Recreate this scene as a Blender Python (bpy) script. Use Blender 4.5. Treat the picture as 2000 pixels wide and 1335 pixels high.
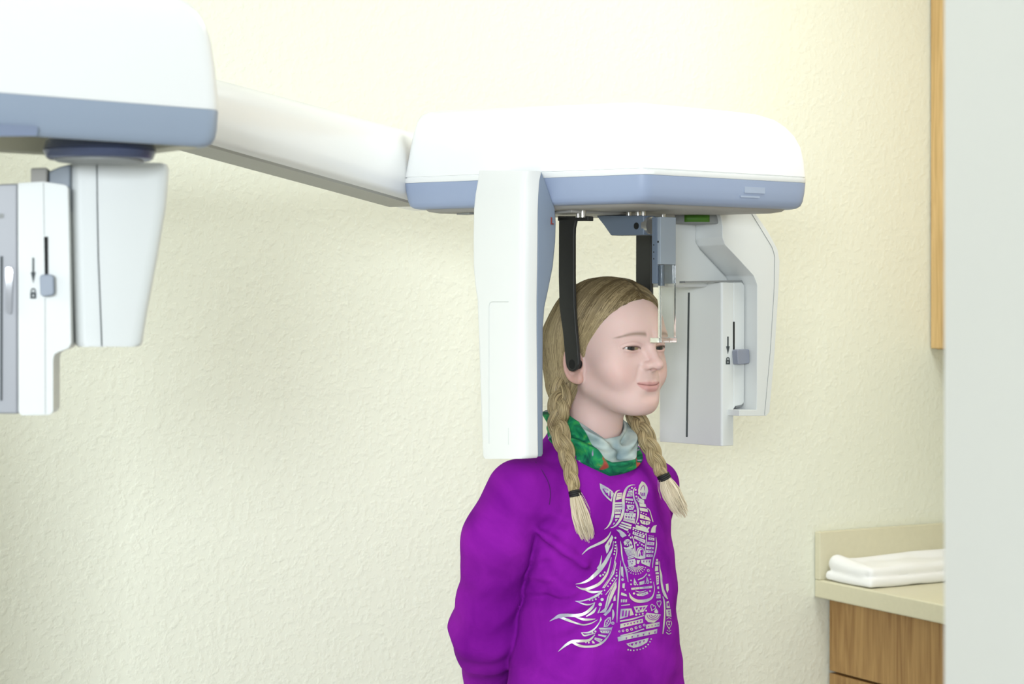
import bpy, bmesh, math, random
import numpy as np
from mathutils import Vector, Matrix
from mathutils.bvhtree import BVHTree

for o in list(bpy.data.objects):
    bpy.data.objects.remove(o)
scene = bpy.context.scene
COL = scene.collection

# ---------------------------------------------------------------- camera
EYE = 1.484            # eye height of the photographer (m)
F = 3750.0             # focal length in pixels of the 2000 px wide frame
HZ = 600.0             # image row of the horizon
cam_d = bpy.data.cameras.new('camera')
cam = bpy.data.objects.new('camera', cam_d)
COL.objects.link(cam)
cam.location = (0, 0, EYE)
cam.rotation_euler = (math.pi / 2, 0, 0)
cam_d.sensor_width = 36.0
cam_d.lens = 36.0 * F / 2000.0
cam_d.shift_y = -(667.5 - HZ) / 2000.0
cam_d.clip_start = 0.05
cam_d.dof.use_dof = True
cam_d.dof.focus_distance = 2.90
cam_d.dof.aperture_fstop = 8.0
scene.camera = cam

# ---------------------------------------------------------------- world, lights, exposure
scene.view_settings.view_transform = 'Standard'
scene.view_settings.look = 'None'
scene.view_settings.gamma = 1.0
scene.view_settings.use_curve_mapping = False
scene.view_settings.exposure = 0.14
world = bpy.data.worlds.new('world')
scene.world = world
world.use_nodes = True
bgn = world.node_tree.nodes['Background']
bgn.inputs['Color'].default_value = (0.95, 1.0, 0.97, 1)
bgn.inputs['Strength'].default_value = 0.56

def area_light(name, loc, target, sx, sy, power, color=(1, 1, 1)):
    d = bpy.data.lights.new(name, 'AREA')
    d.shape = 'RECTANGLE'
    d.size = sx
    d.size_y = sy
    d.energy = power
    d.color = color
    o = bpy.data.objects.new(name, d)
    COL.objects.link(o)
    o.location = loc
    v = Vector(target) - Vector(loc)
    o.rotation_euler = v.to_track_quat('-Z', 'Y').to_euler()
    return o

# ceiling panel lights of the x-ray room and the hallway behind the photographer, and an unseen light from the left
area_light('hall_light', (-0.55, -4.40, 2.10), (0.0, 3.0, 1.2), 1.6, 1.0, 260, (0.87, 0.94, 1.0))
area_light('unseen_left_light', (-2.75, 1.15, 2.15), (0.1, 2.9, 1.3), 0.9, 0.9, 27, (0.95, 0.98, 1.0))  # unseen light added on the left; no window is modelled there
area_light('room_ceiling_light', (-0.25, 1.75, 2.60), (-0.25, 1.75, 0), 1.2, 0.6, 2.5, (0.98, 1.0, 0.96))
area_light('counter_ceiling_light', (0.85, 2.9, 2.60), (0.85, 2.9, 0), 0.6, 1.0, 15, (0.97, 1.0, 0.97))

# ---------------------------------------------------------------- helpers
def P(px, py, Y):
    """world point at depth Y that the photograph shows at (px, py)"""
    return Vector(((px - 1000) / F * Y, Y, EYE + (HZ - py) / F * Y))

def tag(o, label=None, cat=None, group=None, kind=None):
    if label: o['label'] = label
    if cat: o['category'] = cat
    if group: o['group'] = group
    if kind: o['kind'] = kind
    return o

def empty(name, loc=(0, 0, 0), rz=0.0):
    o = bpy.data.objects.new(name, None)
    COL.objects.link(o)
    o.location = loc
    o.rotation_euler = (0, 0, rz)
    o.empty_display_size = 0.1
    return o

def mesh_obj(name, verts, faces, mat, parent=None, smooth=True, angle=35, bevel=0.0, bseg=3, origin=None, mats=None, midx=None):
    """one mesh object; verts are in world space, or in the parent's space when origin is 'local'"""
    vs = np.array([tuple(v) for v in verts], dtype=float)
    base = Vector((0, 0, 0))
    if parent is not None and origin != 'local':
        p = parent
        while p is not None:
            base += Vector(p.location)
            p = p.parent
    elif parent is None and origin is not None:
        base = Vector(origin)
    if origin != 'local':
        vs = vs - np.array(base)
    me = bpy.data.meshes.new(name)
    me.from_pydata(vs.tolist(), [], faces)
    me.update()
    for m in (mats or [mat]):
        me.materials.append(m)
    if midx is not None:
        me.polygons.foreach_set('material_index', midx)
    bm = bmesh.new(); bm.from_mesh(me)
    bmesh.ops.recalc_face_normals(bm, faces=bm.faces)
    bm.to_mesh(me); bm.free()
    o = bpy.data.objects.new(name, me)
    COL.objects.link(o)
    if parent is not None:
        o.parent = parent
    elif origin is not None:
        o.location = base
    if bevel > 0:
        b = o.modifiers.new('bevel', 'BEVEL')
        b.width = bevel; b.segments = bseg; b.limit_method = 'ANGLE'; b.angle_limit = math.radians(30)
        b.harden_normals = False
    if smooth:
        me.polygons.foreach_set('use_smooth', [True] * len(me.polygons))
        if bevel > 0:
            w = o.modifiers.new('normals', 'WEIGHTED_NORMAL'); w.keep_sharp = True
        else:
            me.set_sharp_from_angle(angle=math.radians(angle))
    me.update()
    return o

def join(*parts):
    V, Fc = [], []
    for v, f in parts:
        n = len(V)
        V += list(v)
        Fc += [tuple(i + n for i in q) for q in f]
    return V, Fc

def prism(pts, d):
    """polygon pts extruded by vector d"""
    d = Vector(d)
    n = len(pts)
    V = [Vector(p) for p in pts] + [Vector(p) + d for p in pts]
    Fc = [tuple(range(n)), tuple(range(2 * n - 1, n - 1, -1))]
    Fc += [(i, (i + 1) % n, n + (i + 1) % n, n + i) for i in range(n)]
    return V, Fc

def box(c, sx, sy, sz, X=Vector((1, 0, 0)), Y=Vector((0, 1, 0))):
    c = Vector(c); Z = Vector((0, 0, 1))
    pts = [c + X * (a * sx / 2) + Y * (b * sy / 2) - Z * (sz / 2) for a, b in ((-1, -1), (1, -1), (1, 1), (-1, 1))]
    return prism(pts, (0, 0, sz))

def loft(rings, cap=True):
    n = len(rings[0])
    V = [Vector(p) for r in rings for p in r]
    Fc = []
    for k in range(len(rings) - 1):
        for i in range(n):
            j = (i + 1) % n
            Fc.append((k * n + i, k * n + j, (k + 1) * n + j, (k + 1) * n + i))
    if cap:
        Fc.append(tuple(range(n - 1, -1, -1)))
        m = (len(rings) - 1) * n
        Fc.append(tuple(range(m, m + n)))
    return V, Fc

def rounded(pts, r, seg=6):
    """round the corners of a polygon of Vectors; r one radius or one per corner"""
    out = []
    n = len(pts)
    for i in range(n):
        p = Vector(pts[i]); a = Vector(pts[i - 1]); b = Vector(pts[(i + 1) % n])
        ri = r[i] if isinstance(r, (list, tuple)) else r
        if ri <= 0:
            out.append(p); continue
        da, db = (a - p), (b - p)
        la, lb = da.length, db.length
        da.normalize(); db.normalize()
        ang = da.angle(db)
        t = min(ri / max(math.tan(ang / 2), 1e-4), la * 0.49, lb * 0.49)
        p0, p1 = p + da * t, p + db * t
        for k in range(seg + 1):
            s = k / seg
            out.append(p0 * (1 - s) ** 2 + p * (2 * s * (1 - s)) + p1 * s ** 2)
    return out

def frame(d):
    d = Vector(d).normalized()
    up = Vector((0, 0, 1)) if abs(d.z) < 0.95 else Vector((1, 0, 0))
    a = d.cross(up).normalized()
    return a, a.cross(d).normalized()

def cyl(p0, p1, r0, r1=None, n=24):
    p0, p1 = Vector(p0), Vector(p1)
    r1 = r0 if r1 is None else r1
    a, b = frame(p1 - p0)
    return loft([[p + (a * math.cos(2 * math.pi * i / n) + b * math.sin(2 * math.pi * i / n)) * r for i in range(n)] for p, r in ((p0, r0), (p1, r1))])

def tube(path, radii, n=8, cap=True):
    """swept tube with a transported frame"""
    path = [Vector(p) for p in path]
    rings = []
    t0 = (path[1] - path[0]).normalized()
    a, b = frame(t0)
    for i, p in enumerate(path):
        t = (path[min(i + 1, len(path) - 1)] - path[max(i - 1, 0)]).normalized()
        a = (a - t * a.dot(t)).normalized()
        b = t.cross(a)
        r = radii[i] if hasattr(radii, '__len__') else radii
        rings.append([p + (a * math.cos(2 * math.pi * k / n) + b * math.sin(2 * math.pi * k / n)) * r for k in range(n)])
    return loft(rings, cap)

# ---------------------------------------------------------------- materials
def mat(name, color, rough=0.5, metallic=0.0, spec=0.5, coat=0.0, emit=None, estr=0.0, trans=0.0, ior=1.45,
        noise=0.0, nscale=40.0, bump=0.0, bscale=200.0, bdist=0.001, sss=0.0, sheen=0.0):
    m = bpy.data.materials.new(name)
    m.use_nodes = True
    nt = m.node_tree
    b = nt.nodes['Principled BSDF']
    b.inputs['Base Color'].default_value = (*color, 1)
    b.inputs['Roughness'].default_value = rough
    b.inputs['Metallic'].default_value = metallic
    b.inputs['Specular IOR Level'].default_value = spec
    b.inputs['Coat Weight'].default_value = coat
    b.inputs['Transmission Weight'].default_value = trans
    b.inputs['IOR'].default_value = ior
    b.inputs['Sheen Weight'].default_value = sheen
    if sss > 0:
        b.inputs['Subsurface Weight'].default_value = sss
        b.inputs['Subsurface Radius'].default_value = (1.0, 0.35, 0.2)
        b.inputs['Subsurface Scale'].default_value = 0.006
    if emit:
        b.inputs['Emission Color'].default_value = (*emit, 1)
        b.inputs['Emission Strength'].default_value = estr
    tc = nt.nodes.new('ShaderNodeTexCoord')
    if noise > 0:
        n = nt.nodes.new('ShaderNodeTexNoise'); n.inputs['Scale'].default_value = nscale; n.inputs['Detail'].default_value = 4
        nt.links.new(tc.outputs['Object'], n.inputs['Vector'])
        mx = nt.nodes.new('ShaderNodeMixRGB')
        mx.inputs[1].default_value = (*[c * (1 - noise) for c in color], 1)
        mx.inputs[2].default_value = (*[min(1, c * (1 + noise)) for c in color], 1)
        nt.links.new(n.outputs['Fac'], mx.inputs[0])
        nt.links.new(mx.outputs[0], b.inputs['Base Color'])
    if bump > 0:
        n2 = nt.nodes.new('ShaderNodeTexNoise'); n2.inputs['Scale'].default_value = bscale; n2.inputs['Detail'].default_value = 3
        nt.links.new(tc.outputs['Object'], n2.inputs['Vector'])
        bp = nt.nodes.new('ShaderNodeBump'); bp.inputs['Strength'].default_value = bump; bp.inputs['Distance'].default_value = bdist
        nt.links.new(n2.outputs['Fac'], bp.inputs['Height'])
        nt.links.new(bp.outputs[0], b.inputs['Normal'])
    return m

def wood(name, dark, light, scale=(14, 14, 1.2)):
    m = mat(name, light, 0.45)
    nt = m.node_tree; b = nt.nodes['Principled BSDF']
    tc = nt.nodes.new('ShaderNodeTexCoord')
    mp = nt.nodes.new('ShaderNodeMapping'); mp.inputs['Scale'].default_value = scale
    nt.links.new(tc.outputs['Object'], mp.inputs['Vector'])
    n = nt.nodes.new('ShaderNodeTexNoise'); n.inputs['Scale'].default_value = 3.0; n.inputs['Detail'].default_value = 8; n.inputs['Distortion'].default_value = 1.6
    nt.links.new(mp.outputs[0], n.inputs['Vector'])
    mp2 = nt.nodes.new('ShaderNodeMapping'); mp2.inputs['Scale'].default_value = (260, 260, 7)
    nt.links.new(tc.outputs['Object'], mp2.inputs['Vector'])
    n2 = nt.nodes.new('ShaderNodeTexNoise'); n2.inputs['Scale'].default_value = 1.0; n2.inputs['Detail'].default_value = 3
    nt.links.new(mp2.outputs[0], n2.inputs['Vector'])
    ad = nt.nodes.new('ShaderNodeMath'); ad.operation = 'MULTIPLY_ADD'; ad.inputs[1].default_value = 0.45
    nt.links.new(n2.outputs['Fac'], ad.inputs[0]); nt.links.new(n.outputs['Fac'], ad.inputs[2])
    r = nt.nodes.new('ShaderNodeValToRGB')
    r.color_ramp.elements[0].position = 0.50; r.color_ramp.elements[0].color = (*dark, 1)
    r.color_ramp.elements[1].position = 0.95; r.color_ramp.elements[1].color = (*light, 1)
    nt.links.new(ad.outputs[0], r.inputs[0]); nt.links.new(r.outputs[0], b.inputs['Base Color'])
    return m

M = {}
M['white'] = mat('white_enamel_plastic', (0.86, 0.87, 0.87), 0.28, coat=0.15)
M['offwhite'] = mat('off_white_plastic', (0.68, 0.70, 0.69), 0.4)
M['band'] = mat('blue_grey_plastic', (0.32, 0.385, 0.54), 0.4)
M['bandedge'] = mat('blue_grey_recess', (0.2, 0.25, 0.36), 0.5)
M['slate'] = mat('slate_blue_metal', (0.13, 0.165, 0.22), 0.45)
M['slate_light'] = mat('grey_blue_metal', (0.27, 0.31, 0.36), 0.45)
M['dkring'] = mat('dark_blue_ring', (0.06, 0.075, 0.14), 0.25)
M['black'] = mat('black_plastic', (0.018, 0.018, 0.017), 0.5)
M['blackhole'] = mat('black_rubber', (0.004, 0.004, 0.004), 0.7)
M['metal'] = mat('brushed_steel', (0.72, 0.70, 0.66), 0.3, metallic=0.9)
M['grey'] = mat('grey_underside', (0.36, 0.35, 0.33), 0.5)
M['greymid'] = mat('mid_grey_plastic', (0.27, 0.28, 0.28), 0.5)
M['mark'] = mat('grey_marking', (0.05, 0.06, 0.065), 0.6)
M['green'] = mat('green_label', (0.07, 0.20, 0.02), 0.5)
M['acrylic'] = mat('clear_acrylic', (0.97, 0.98, 0.96), 0.02, trans=1.0, ior=1.40)
M['red'] = mat('red_plastic', (0.5, 0.03, 0.02), 0.5)

def wall_mat():
    m = mat('cream_textured_wall', (0.845, 0.855, 0.735), 0.75, spec=0.2)
    nt = m.node_tree; b = nt.nodes['Principled BSDF']
    tc = nt.nodes.new('ShaderNodeTexCoord')
    n = nt.nodes.new('ShaderNodeTexNoise'); n.inputs['Scale'].default_value = 82; n.inputs['Detail'].default_value = 2.5; n.inputs['Roughness'].default_value = 0.55
    v = nt.nodes.new('ShaderNodeTexNoise'); v.inputs['Scale'].default_value = 150; v.inputs['Detail'].default_value = 2
    nt.links.new(tc.outputs['Object'], n.inputs['Vector']); nt.links.new(tc.outputs['Object'], v.inputs['Vector'])
    r = nt.nodes.new('ShaderNodeValToRGB')
    r.color_ramp.elements[0].position = 0.45; r.color_ramp.elements[1].position = 0.68
    nt.links.new(n.outputs['Fac'], r.inputs[0])
    ad = nt.nodes.new('ShaderNodeMath'); ad.operation = 'MULTIPLY_ADD'; ad.inputs[1].default_value = 0.35
    nt.links.new(v.outputs['Fac'], ad.inputs[0]); nt.links.new(r.outputs[0], ad.inputs[2])
    bp = nt.nodes.new('ShaderNodeBump'); bp.inputs['Strength'].default_value = 0.30; bp.inputs['Distance'].default_value = 0.0022
    nt.links.new(ad.outputs[0], bp.inputs['Height']); nt.links.new(bp.outputs[0], b.inputs['Normal'])
    return m
M['wall'] = wall_mat()
M['jamb'] = mat('white_painted_jamb', (0.66, 0.67, 0.655), 0.6)
M['ceil'] = mat('ceiling_white', (0.85, 0.85, 0.83), 0.8)
M['floor'] = mat('beige_vinyl_floor', (0.46, 0.455, 0.43), 0.5, noise=0.1, nscale=6)
M['laminate'] = mat('beige_laminate', (0.72, 0.68, 0.50), 0.4, noise=0.04, nscale=90)
M['oak'] = wood('oak_veneer', (0.29, 0.15, 0.05), (0.48, 0.29, 0.11))
M['oak_light'] = wood('light_oak', (0.55, 0.35, 0.14), (0.76, 0.53, 0.25))
M['towel'] = mat('white_cotton', (0.94, 0.94, 0.94), 0.9, bump=0.3, bscale=900, bdist=0.0008)

# ---------------------------------------------------------------- the room
AD = Vector((math.cos(math.radians(28.8)), math.sin(math.radians(28.8)), 0))    # along the back wall, to the right
ND = Vector((AD.y, -AD.x, 0))                                                     # out of the back wall into the room
W0 = P(1590, 1130, 4.03); W0.z = 0                                                # counter front meets the back wall
def wb(s, t, z):
    """point on the room's grid: s along the back wall, t out from it, z up"""
    return Vector((W0.x, W0.y, 0)) + AD * s + ND * t + Vector((0, 0, z))
CEIL = 2.62
CW = 0.62       # from counter front to the side wall
v, f = prism([wb(-4.6, 0, 0), wb(CW + 0.12, 0, 0), wb(CW + 0.12, -0.12, 0), wb(-4.6, -0.12, 0)], (0, 0, CEIL))
tag(mesh_obj('wall_back', v, f, M['wall'], smooth=False), kind='structure')
v, f = prism([wb(CW, 0, 0), wb(CW, 2.3, 0), wb(CW + 0.12, 2.3, 0), wb(CW + 0.12, 0, 0)], (0, 0, CEIL))
tag(mesh_obj('wall_side', v, f, M['wall'], smooth=False), kind='structure')
v, f = prism([wb(-4.6, 0, 0), wb(-4.6, 2.6, 0), wb(-4.72, 2.6, 0), wb(-4.72, 0, 0)], (0, 0, CEIL))
tag(mesh_obj('wall_left', v, f, M['wall'], smooth=False), kind='structure')
jx = (1842 - 1000) / F * 1.42
v, f = prism([Vector((jx, 1.42, 0)), Vector((jx, 0.95, 0)), Vector((jx + 1.0, 0.95, 0)), Vector((jx + 1.0, 1.42, 0))], (0, 0, CEIL))
tag(mesh_obj('wall_right', v, f, M['jamb'], bevel=0.004), kind='structure')
v, f = box((-0.6, 1.2, -0.05), 9.5, 9.0, 0.1)
tag(mesh_obj('floor', v, f, M['floor'], smooth=False), kind='structure')
v, f = prism([wb(-4.8, -0.15, CEIL), wb(CW + 0.2, -0.15, CEIL), wb(CW + 0.2, 3.3, CEIL), wb(-4.8, 3.3, CEIL)], (0, 0, 0.1))
tag(mesh_obj('ceiling', v, f, M['ceil'], smooth=False), kind='structure')
v, f = prism([wb(-4.58, 0, 0), wb(-0.0, 0, 0), wb(-0.0, 0.012, 0), wb(-4.58, 0.012, 0)], (0, 0, 0.1))
tag(mesh_obj('baseboard_back', v, f, M['laminate'], smooth=False), kind='structure')

# ---------------------------------------------------------------- counter, cabinets, towel
CT = EYE - 530 * 4.03 / F      # top of the counter
CL = 1.7                       # counter length shown out from the wall
v, f = prism([wb(0, 0.001, CT - 0.038), wb(0, CL, CT - 0.038), wb(CW - 0.002, CL, CT - 0.038), wb(CW - 0.002, 0.001, CT - 0.038)], (0, 0, 0.038))
ct = mesh_obj('worktop', v, f, M['laminate'], bevel=0.004, origin=wb(0.3, 0.8, CT - 0.038))
tag(ct, 'beige laminate counter worktop on the oak drawer cabinet, under the white cloth', 'worktop')
hs = 93 * 4.03 / F
v, f = prism([wb(0.0, 0.002, CT), wb(CW - 0.02, 0.002, CT), wb(CW - 0.02, 0.020, CT), wb(0.0, 0.020, CT)], (0, 0, hs))
mesh_obj('end_splash', v, f, M['laminate'], ct, bevel=0.002)
v, f = prism([wb(CW - 0.02, 0.002, CT), wb(CW - 0.002, 0.002, CT), wb(CW - 0.002, CL, CT), wb(CW - 0.02, CL, CT)], (0, 0, hs))
mesh_obj('back_splash', v, f, M['laminate'], ct, bevel=0.002)

base = empty('base_cabinet', wb(0.3, 0.8, 0))
tag(base, 'medium oak base cabinet with drawers below the beige worktop', 'cabinet')
S0 = 0.055
v, f = prism([wb(S0, 0.004, 0.09), wb(S0, CL - 0.02, 0.09), wb(CW - 0.004, CL - 0.02, 0.09), wb(CW - 0.004, 0.004, 0.09)], (0, 0, CT - 0.0385 - 0.09))
mesh_obj('carcass', v, f, M['oak'], base, smooth=False)
v, f = prism([wb(S0 + 0.06, 0.004, 0), wb(S0 + 0.06, CL - 0.02, 0), wb(CW - 0.004, CL - 0.02, 0), wb(CW - 0.004, 0.004, 0)], (0, 0, 0.09))
mesh_obj('toe_kick', v, f, M['oak'], base, smooth=False)
for k in range(3):
    t0, t1 = 0.006 + k * 0.555, 0.006 + k * 0.555 + 0.55
    t1 = min(t1, CL - 0.03)
    zt = CT - 0.042
    for z0, z1, nm in ((zt - 0.152, zt, 'drawer'), (0.10, zt - 0.157, 'door')):
        v, f = prism([wb(S0, t0, z0), wb(S0, t1, z0), wb(S0 - 0.02, t1, z0), wb(S0 - 0.02, t0, z0)], (0, 0, z1 - z0))
        mesh_obj(nm, v, f, M['oak'], base, bevel=0.002)

up = empty('wall_cabinet', wb(0.47, 0.8, EYE - 0.092))
tag(up, 'light oak wall cabinet high above the counter, edge seen beside the white wall', 'cabinet')
US = 0.313
ub = EYE - 82 * 4.18 / F
v, f = prism([wb(US + 0.02, 0.003, ub), wb(US + 0.02, 1.5, ub), wb(CW - 0.003, 1.5, ub), wb(CW - 0.003, 0.003, ub)], (0, 0, 2.45 - ub))
mesh_obj('carcass', v, f, M['oak_light'], up, smooth=False)
for k in range(3):
    v, f = prism([wb(US, 0.004 + k * 0.5, ub + 0.002), wb(US, 0.498 + k * 0.5, ub + 0.002), wb(US + 0.019, 0.498 + k * 0.5, ub + 0.002), wb(US + 0.019, 0.004 + k * 0.5, ub + 0.002)], (0, 0, 2.44 - ub))
    mesh_obj('door', v, f, M['oak_light'], up, bevel=0.003)
# ---------------------------------------------------------------- the x-ray machine
MA = math.radians(41)
U = Vector((math.cos(MA), math.sin(MA), 0))      # from the tube head towards the film side
Vv = Vector((math.sin(MA), -math.cos(MA), 0))    # the way the patient faces
C0 = Vector((0.145, 2.95, 0))
def muv(u, v, z):
    return C0 + U * u + Vv * v + Vector((0, 0, z))
def on_u(px, py, u):
    """where the sight line through (px,py) meets the machine's plane u = const"""
    k = (px - 1000) / F
    b = C0 + U * u
    v = -(b.x - k * b.y) / (Vv.x - k * Vv.y)
    Y = b.y + v * Vv.y
    return muv(u, v, EYE + (HZ - py) / F * Y)
def on_v(px, py, v):
    k = (px - 1000) / F
    b = C0 + Vv * v
    u = -(b.x - k * b.y) / (U.x - k * U.y)
    Y = b.y + u * U.y
    return muv(u, v, EYE + (HZ - py) / F * Y)

xr = empty('xray_machine', (-0.86, 2.55, 0))
tag(xr, 'large white dental x-ray machine with blue-grey bands and a long side arm around the girl', 'x-ray machine')

def shell_levels(corners, levels, radii, seg=8, open_end=False):
    """loft of rounded polygons; each level is (z, [inset per corner]) with insets towards the next centre"""
    cen = Vector((0, 0, 0))
    for c in corners: cen += Vector((c[0], c[1], 0))
    cen /= len(corners)
    rings = []
    for lv in levels:
        z, ins = lv[0], lv[1]
        rr = lv[2] if len(lv) > 2 else radii
        pts = []
        for c, i in zip(corners, ins):
            p = Vector((c[0], c[1], 0)); d = (cen - p).normalized()
            q = p + d * i; q.z = z
            pts.append(q)
        rings.append(rounded(pts, rr, seg))
    if open_end:
        v, f = loft(rings, cap=False)
        return v, f + [tuple(range(len(rings[0]) - 1, -1, -1))]
    return loft(rings)

# --- head of the side arm (cephalostat)
cA, cB, cC, cD = (-0.173, 2.95), (0.190, 2.745), (0.4645, 2.95), (0.105, 3.17)
cor = [cA, cB, cC, cD]
R0 = [0.014, 0.030, 0.022, 0.04]
zb = EYE
lv = [(zb + 0.1905, [0.001] * 4), (zb + 0.1915, [0] * 4), (zb + 0.1975, [0] * 4), (zb + 0.1980, [0.0022] * 4), (zb + 0.1992, [0.0022] * 4), (zb + 0.1998, [0.0002] * 4),
      (zb + 0.225, [0.005, 0.002, 0.003, 0.004]), (zb + 0.245, [0.0085, 0.004, 0.008, 0.008]), (zb + 0.262, [0.012, 0.007, 0.018, 0.014]), (zb + 0.276, [0.0155, 0.012, 0.032, 0.022]),
      (zb + 0.287, [0.019, 0.020, 0.049, 0.034]), (zb + 0.295, [0.024, 0.036, 0.075, 0.05]), (zb + 0.2995, [0.032, 0.06, 0.11, 0.07]), (zb + 0.303, [0.06, 0.10, 0.15, 0.10]), (zb + 0.305, [0.11, 0.14, 0.19, 0.13])]
v, f = shell_levels(cor, lv, R0)
head = mesh_obj('cephalostat_housing', v, f, M['white'], xr, angle=40)
lv = [(zb + 0.150, [0.024, 0.024, 0.022, 0.03]), (zb + 0.1515, [0.014] * 4), (zb + 0.155, [0.008] * 4), (zb + 0.162, [0.005, 0.004, 0.0045, 0.005]), (zb + 0.175, [0.002] * 4), (zb + 0.190, [0.0004] * 4), (zb + 0.1905, [0.002] * 4)]
v, f = shell_levels(cor, lv, R0)
mesh_obj('trim_band', v, f, M['band'], head, angle=40)['label'] = 'blue-grey band round the foot of the housing'
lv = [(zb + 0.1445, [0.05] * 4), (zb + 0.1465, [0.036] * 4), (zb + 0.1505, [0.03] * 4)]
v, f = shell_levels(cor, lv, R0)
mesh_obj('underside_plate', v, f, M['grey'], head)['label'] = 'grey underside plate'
# small pale maker's plate on the band
q = [on_v(1453, 366, -0.0), on_v(1496, 368, 0), on_v(1496, 381, 0), on_v(1453, 380, 0)]
def on_front(px, py):
    a, b = Vector((*cB, 0)), Vector((*cC, 0))
    d = (b - a); k = (px - 1000) / F
    t = -(a.x - k * a.y) / (d.x - k * d.y)
    p = a + d * t
    return Vector((p.x, p.y, EYE + (HZ - py) / F * p.y))
fd = Vector((cC[0] - cB[0], cC[1] - cB[1], 0)).normalized(); fn = Vector((fd.y, -fd.x, 0))
v, f = prism([on_front(a, b) - fn * 0.0016 for a, b in ((1455, 364), (1495, 366), (1495, 378), (1455, 376))], fn * 0.0008)
v2, f2 = prism([on_front(a, b) - fn * 0.0022 for a, b in ((1448, 381.5), (1485, 383), (1485, 386.5), (1448, 385))], fn * 0.0008)
v, f = join((v, f), (v2, f2))
mesh_obj('maker_plate', v, f, mat('pale_blue_plate', (0.36, 0.42, 0.54), 0.4), head)

# --- near panel hanging from the head (slit carrier)
us = -0.205
def row(py, xl, xr_, u0, u1):
    a, b = on_u(xl, py, u0), on_u(xr_, py, u0)
    return [a, b, b + U * (u1 - u0), a + U * (u1 - u0)]
prof = [(333, 934, 1030), (352, 931, 1026), (380, 926, 1024), (410, 923, 1023), (460, 922, 1022.5), (520, 922.5, 1022), (555, 925.5, 1021.5), (585, 930, 1021), (640, 932, 1021), (760, 936, 1022), (860, 939.5, 1023), (888, 940.5, 1023.5), (893, 942, 1023), (895.5, 945, 1021)]
rings = [rounded(row(y, a, b, us, us + 0.028), [0.006, 0.018, 0.002, 0.002], 6) for y, a, b in prof]
v, f = loft(rings)
slab = mesh_obj('slit_carrier', v, f, M['white'], xr, angle=50)
rings = []
for y, a, b, w in [(333, 934, 1026, 0.004), (404, 924, 1022, 0.036), (430, 923, 1022, 0.038), (470, 923, 1022, 0.037), (520, 924, 1022, 0.032), (560, 927, 1021, 0.025), (600, 931, 1021, 0.0165), (640, 933, 1021, 0.0135), (760, 936, 1021.5, 0.0125), (888, 941, 1022, 0.0125), (893, 943, 1021, 0.011)]:
    r = [q + U * d for q, d in zip(row(y, a, b, us, us), (0.0285, 0.0285, 0.0285 + w, 0.0285 + w))]
    r = [q + Vv * o for q, o in zip(r, (0.004, -0.0006, -0.0006, 0.004))]
    rings.append(rounded(r, [0.001, 0.002, 0.005, 0.002], 4))
v, f = loft(rings)
mesh_obj('back_cover', v, f, mat('steel_blue_cover', (0.23, 0.28, 0.37), 0.4), slab, angle=50)['label'] = 'blue-grey rear half'
# raised outline of the cover panel
pl = []
for px, py in ((955, 866), (955, 589), (993, 589)):
    pl.append(on_u(px, py, us - 0.0002))
pl2 = [on_u(px, py, us - 0.0002) for px, py in ((993, 868), (993, 835))]
for v, f in (tube(rounded(pl, [0, 0.008, 0], 5), 0.0006, 6), tube(pl2, 0.0004, 6)):
    mesh_obj('panel_seam', v, f, M['offwhite'], slab)
v, f = box(on_u(914, 415, us + 0.04), 0.02, 0.03, 0.006, U, Vv)
mesh_obj('slide_rail', v, f, M['greymid'], slab)
v, f = cyl(on_u(1076, 437, us + 0.05), on_u(1081, 437, us + 0.05), 0.0008)
v2, f2 = cyl(on_u(1077, 424, us + 0.05), on_u(1077, 437.5, us + 0.05), 0.0011)
v, f = join((v, f), (v2, f2))
mesh_obj('limit_switch', v, f, mat('dark_red_plastic', (0.22, 0.03, 0.025), 0.5), slab)

# --- ear rod arms
ED = 0.085
armp = [(1091, 423), (1123, 423), (1123.5, 432), (1120.5, 445), (1120, 462), (1120, 540), (1121, 600), (1124, 640), (1127, 675), (1129, 700), (1129, 712), (1125, 721), (1118, 725.5), (1111, 724), (1106, 716), (1104, 705), (1099, 650), (1092, 600), (1090.5, 540)]
def ear_arm(u, sgn):
    ref = [on_u(a, b, -ED) for a, b in armp]
    pts = [p + U * (u + ED) for p in ref]
    v, f = prism(pts, U * (0.006 * sgn))
    arm = mesh_obj('ear_rod_arm', v, f, M['black'], xr, bevel=0.0015)
    top = [on_u(a, b, -ED) + U * (u + ED) for a, b in ((1089, 422), (1148, 422), (1148, 431), (1089, 431))]
    v, f = prism(top, U * (0.012 * sgn))
    mesh_obj('mounting_plate', v, f, M['black'], arm, bevel=0.001)
    c = on_u(1117, 711, -ED) + U * (u + ED)
    v, f = cyl(c - U * (sgn * 0.0003), c + U * (sgn * 0.015), 0.0075)
    mesh_obj('ear_rod', v, f, M['blackhole'], arm, bevel=0.001)
    for px, r in ((1129, 0.0035), (1138, 0.0052)):
        p = on_u(px, 422, -ED) + U * (u + ED)
        p2 = Vector((p.x, p.y, zb + 0.152))
        v, f = cyl(p - Vector((0, 0, 0.002)), p2, r)
        mesh_obj('mounting_pin', v, f, M['metal'], arm, angle=60)['label'] = 'steel pin'
    return arm
ear_arm(-ED, 1)
ear_arm(ED, -1)
v, f = prism([muv(-0.11, -0.02, zb + 0.1405), muv(0.11, -0.02, zb + 0.1405), muv(0.11, 0.04, zb + 0.1405), muv(-0.11, 0.04, zb + 0.1405)], (0, 0, 0.006))
mesh_obj('ear_rod_slide', v, f, M['grey'], xr, bevel=0.001)

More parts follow.
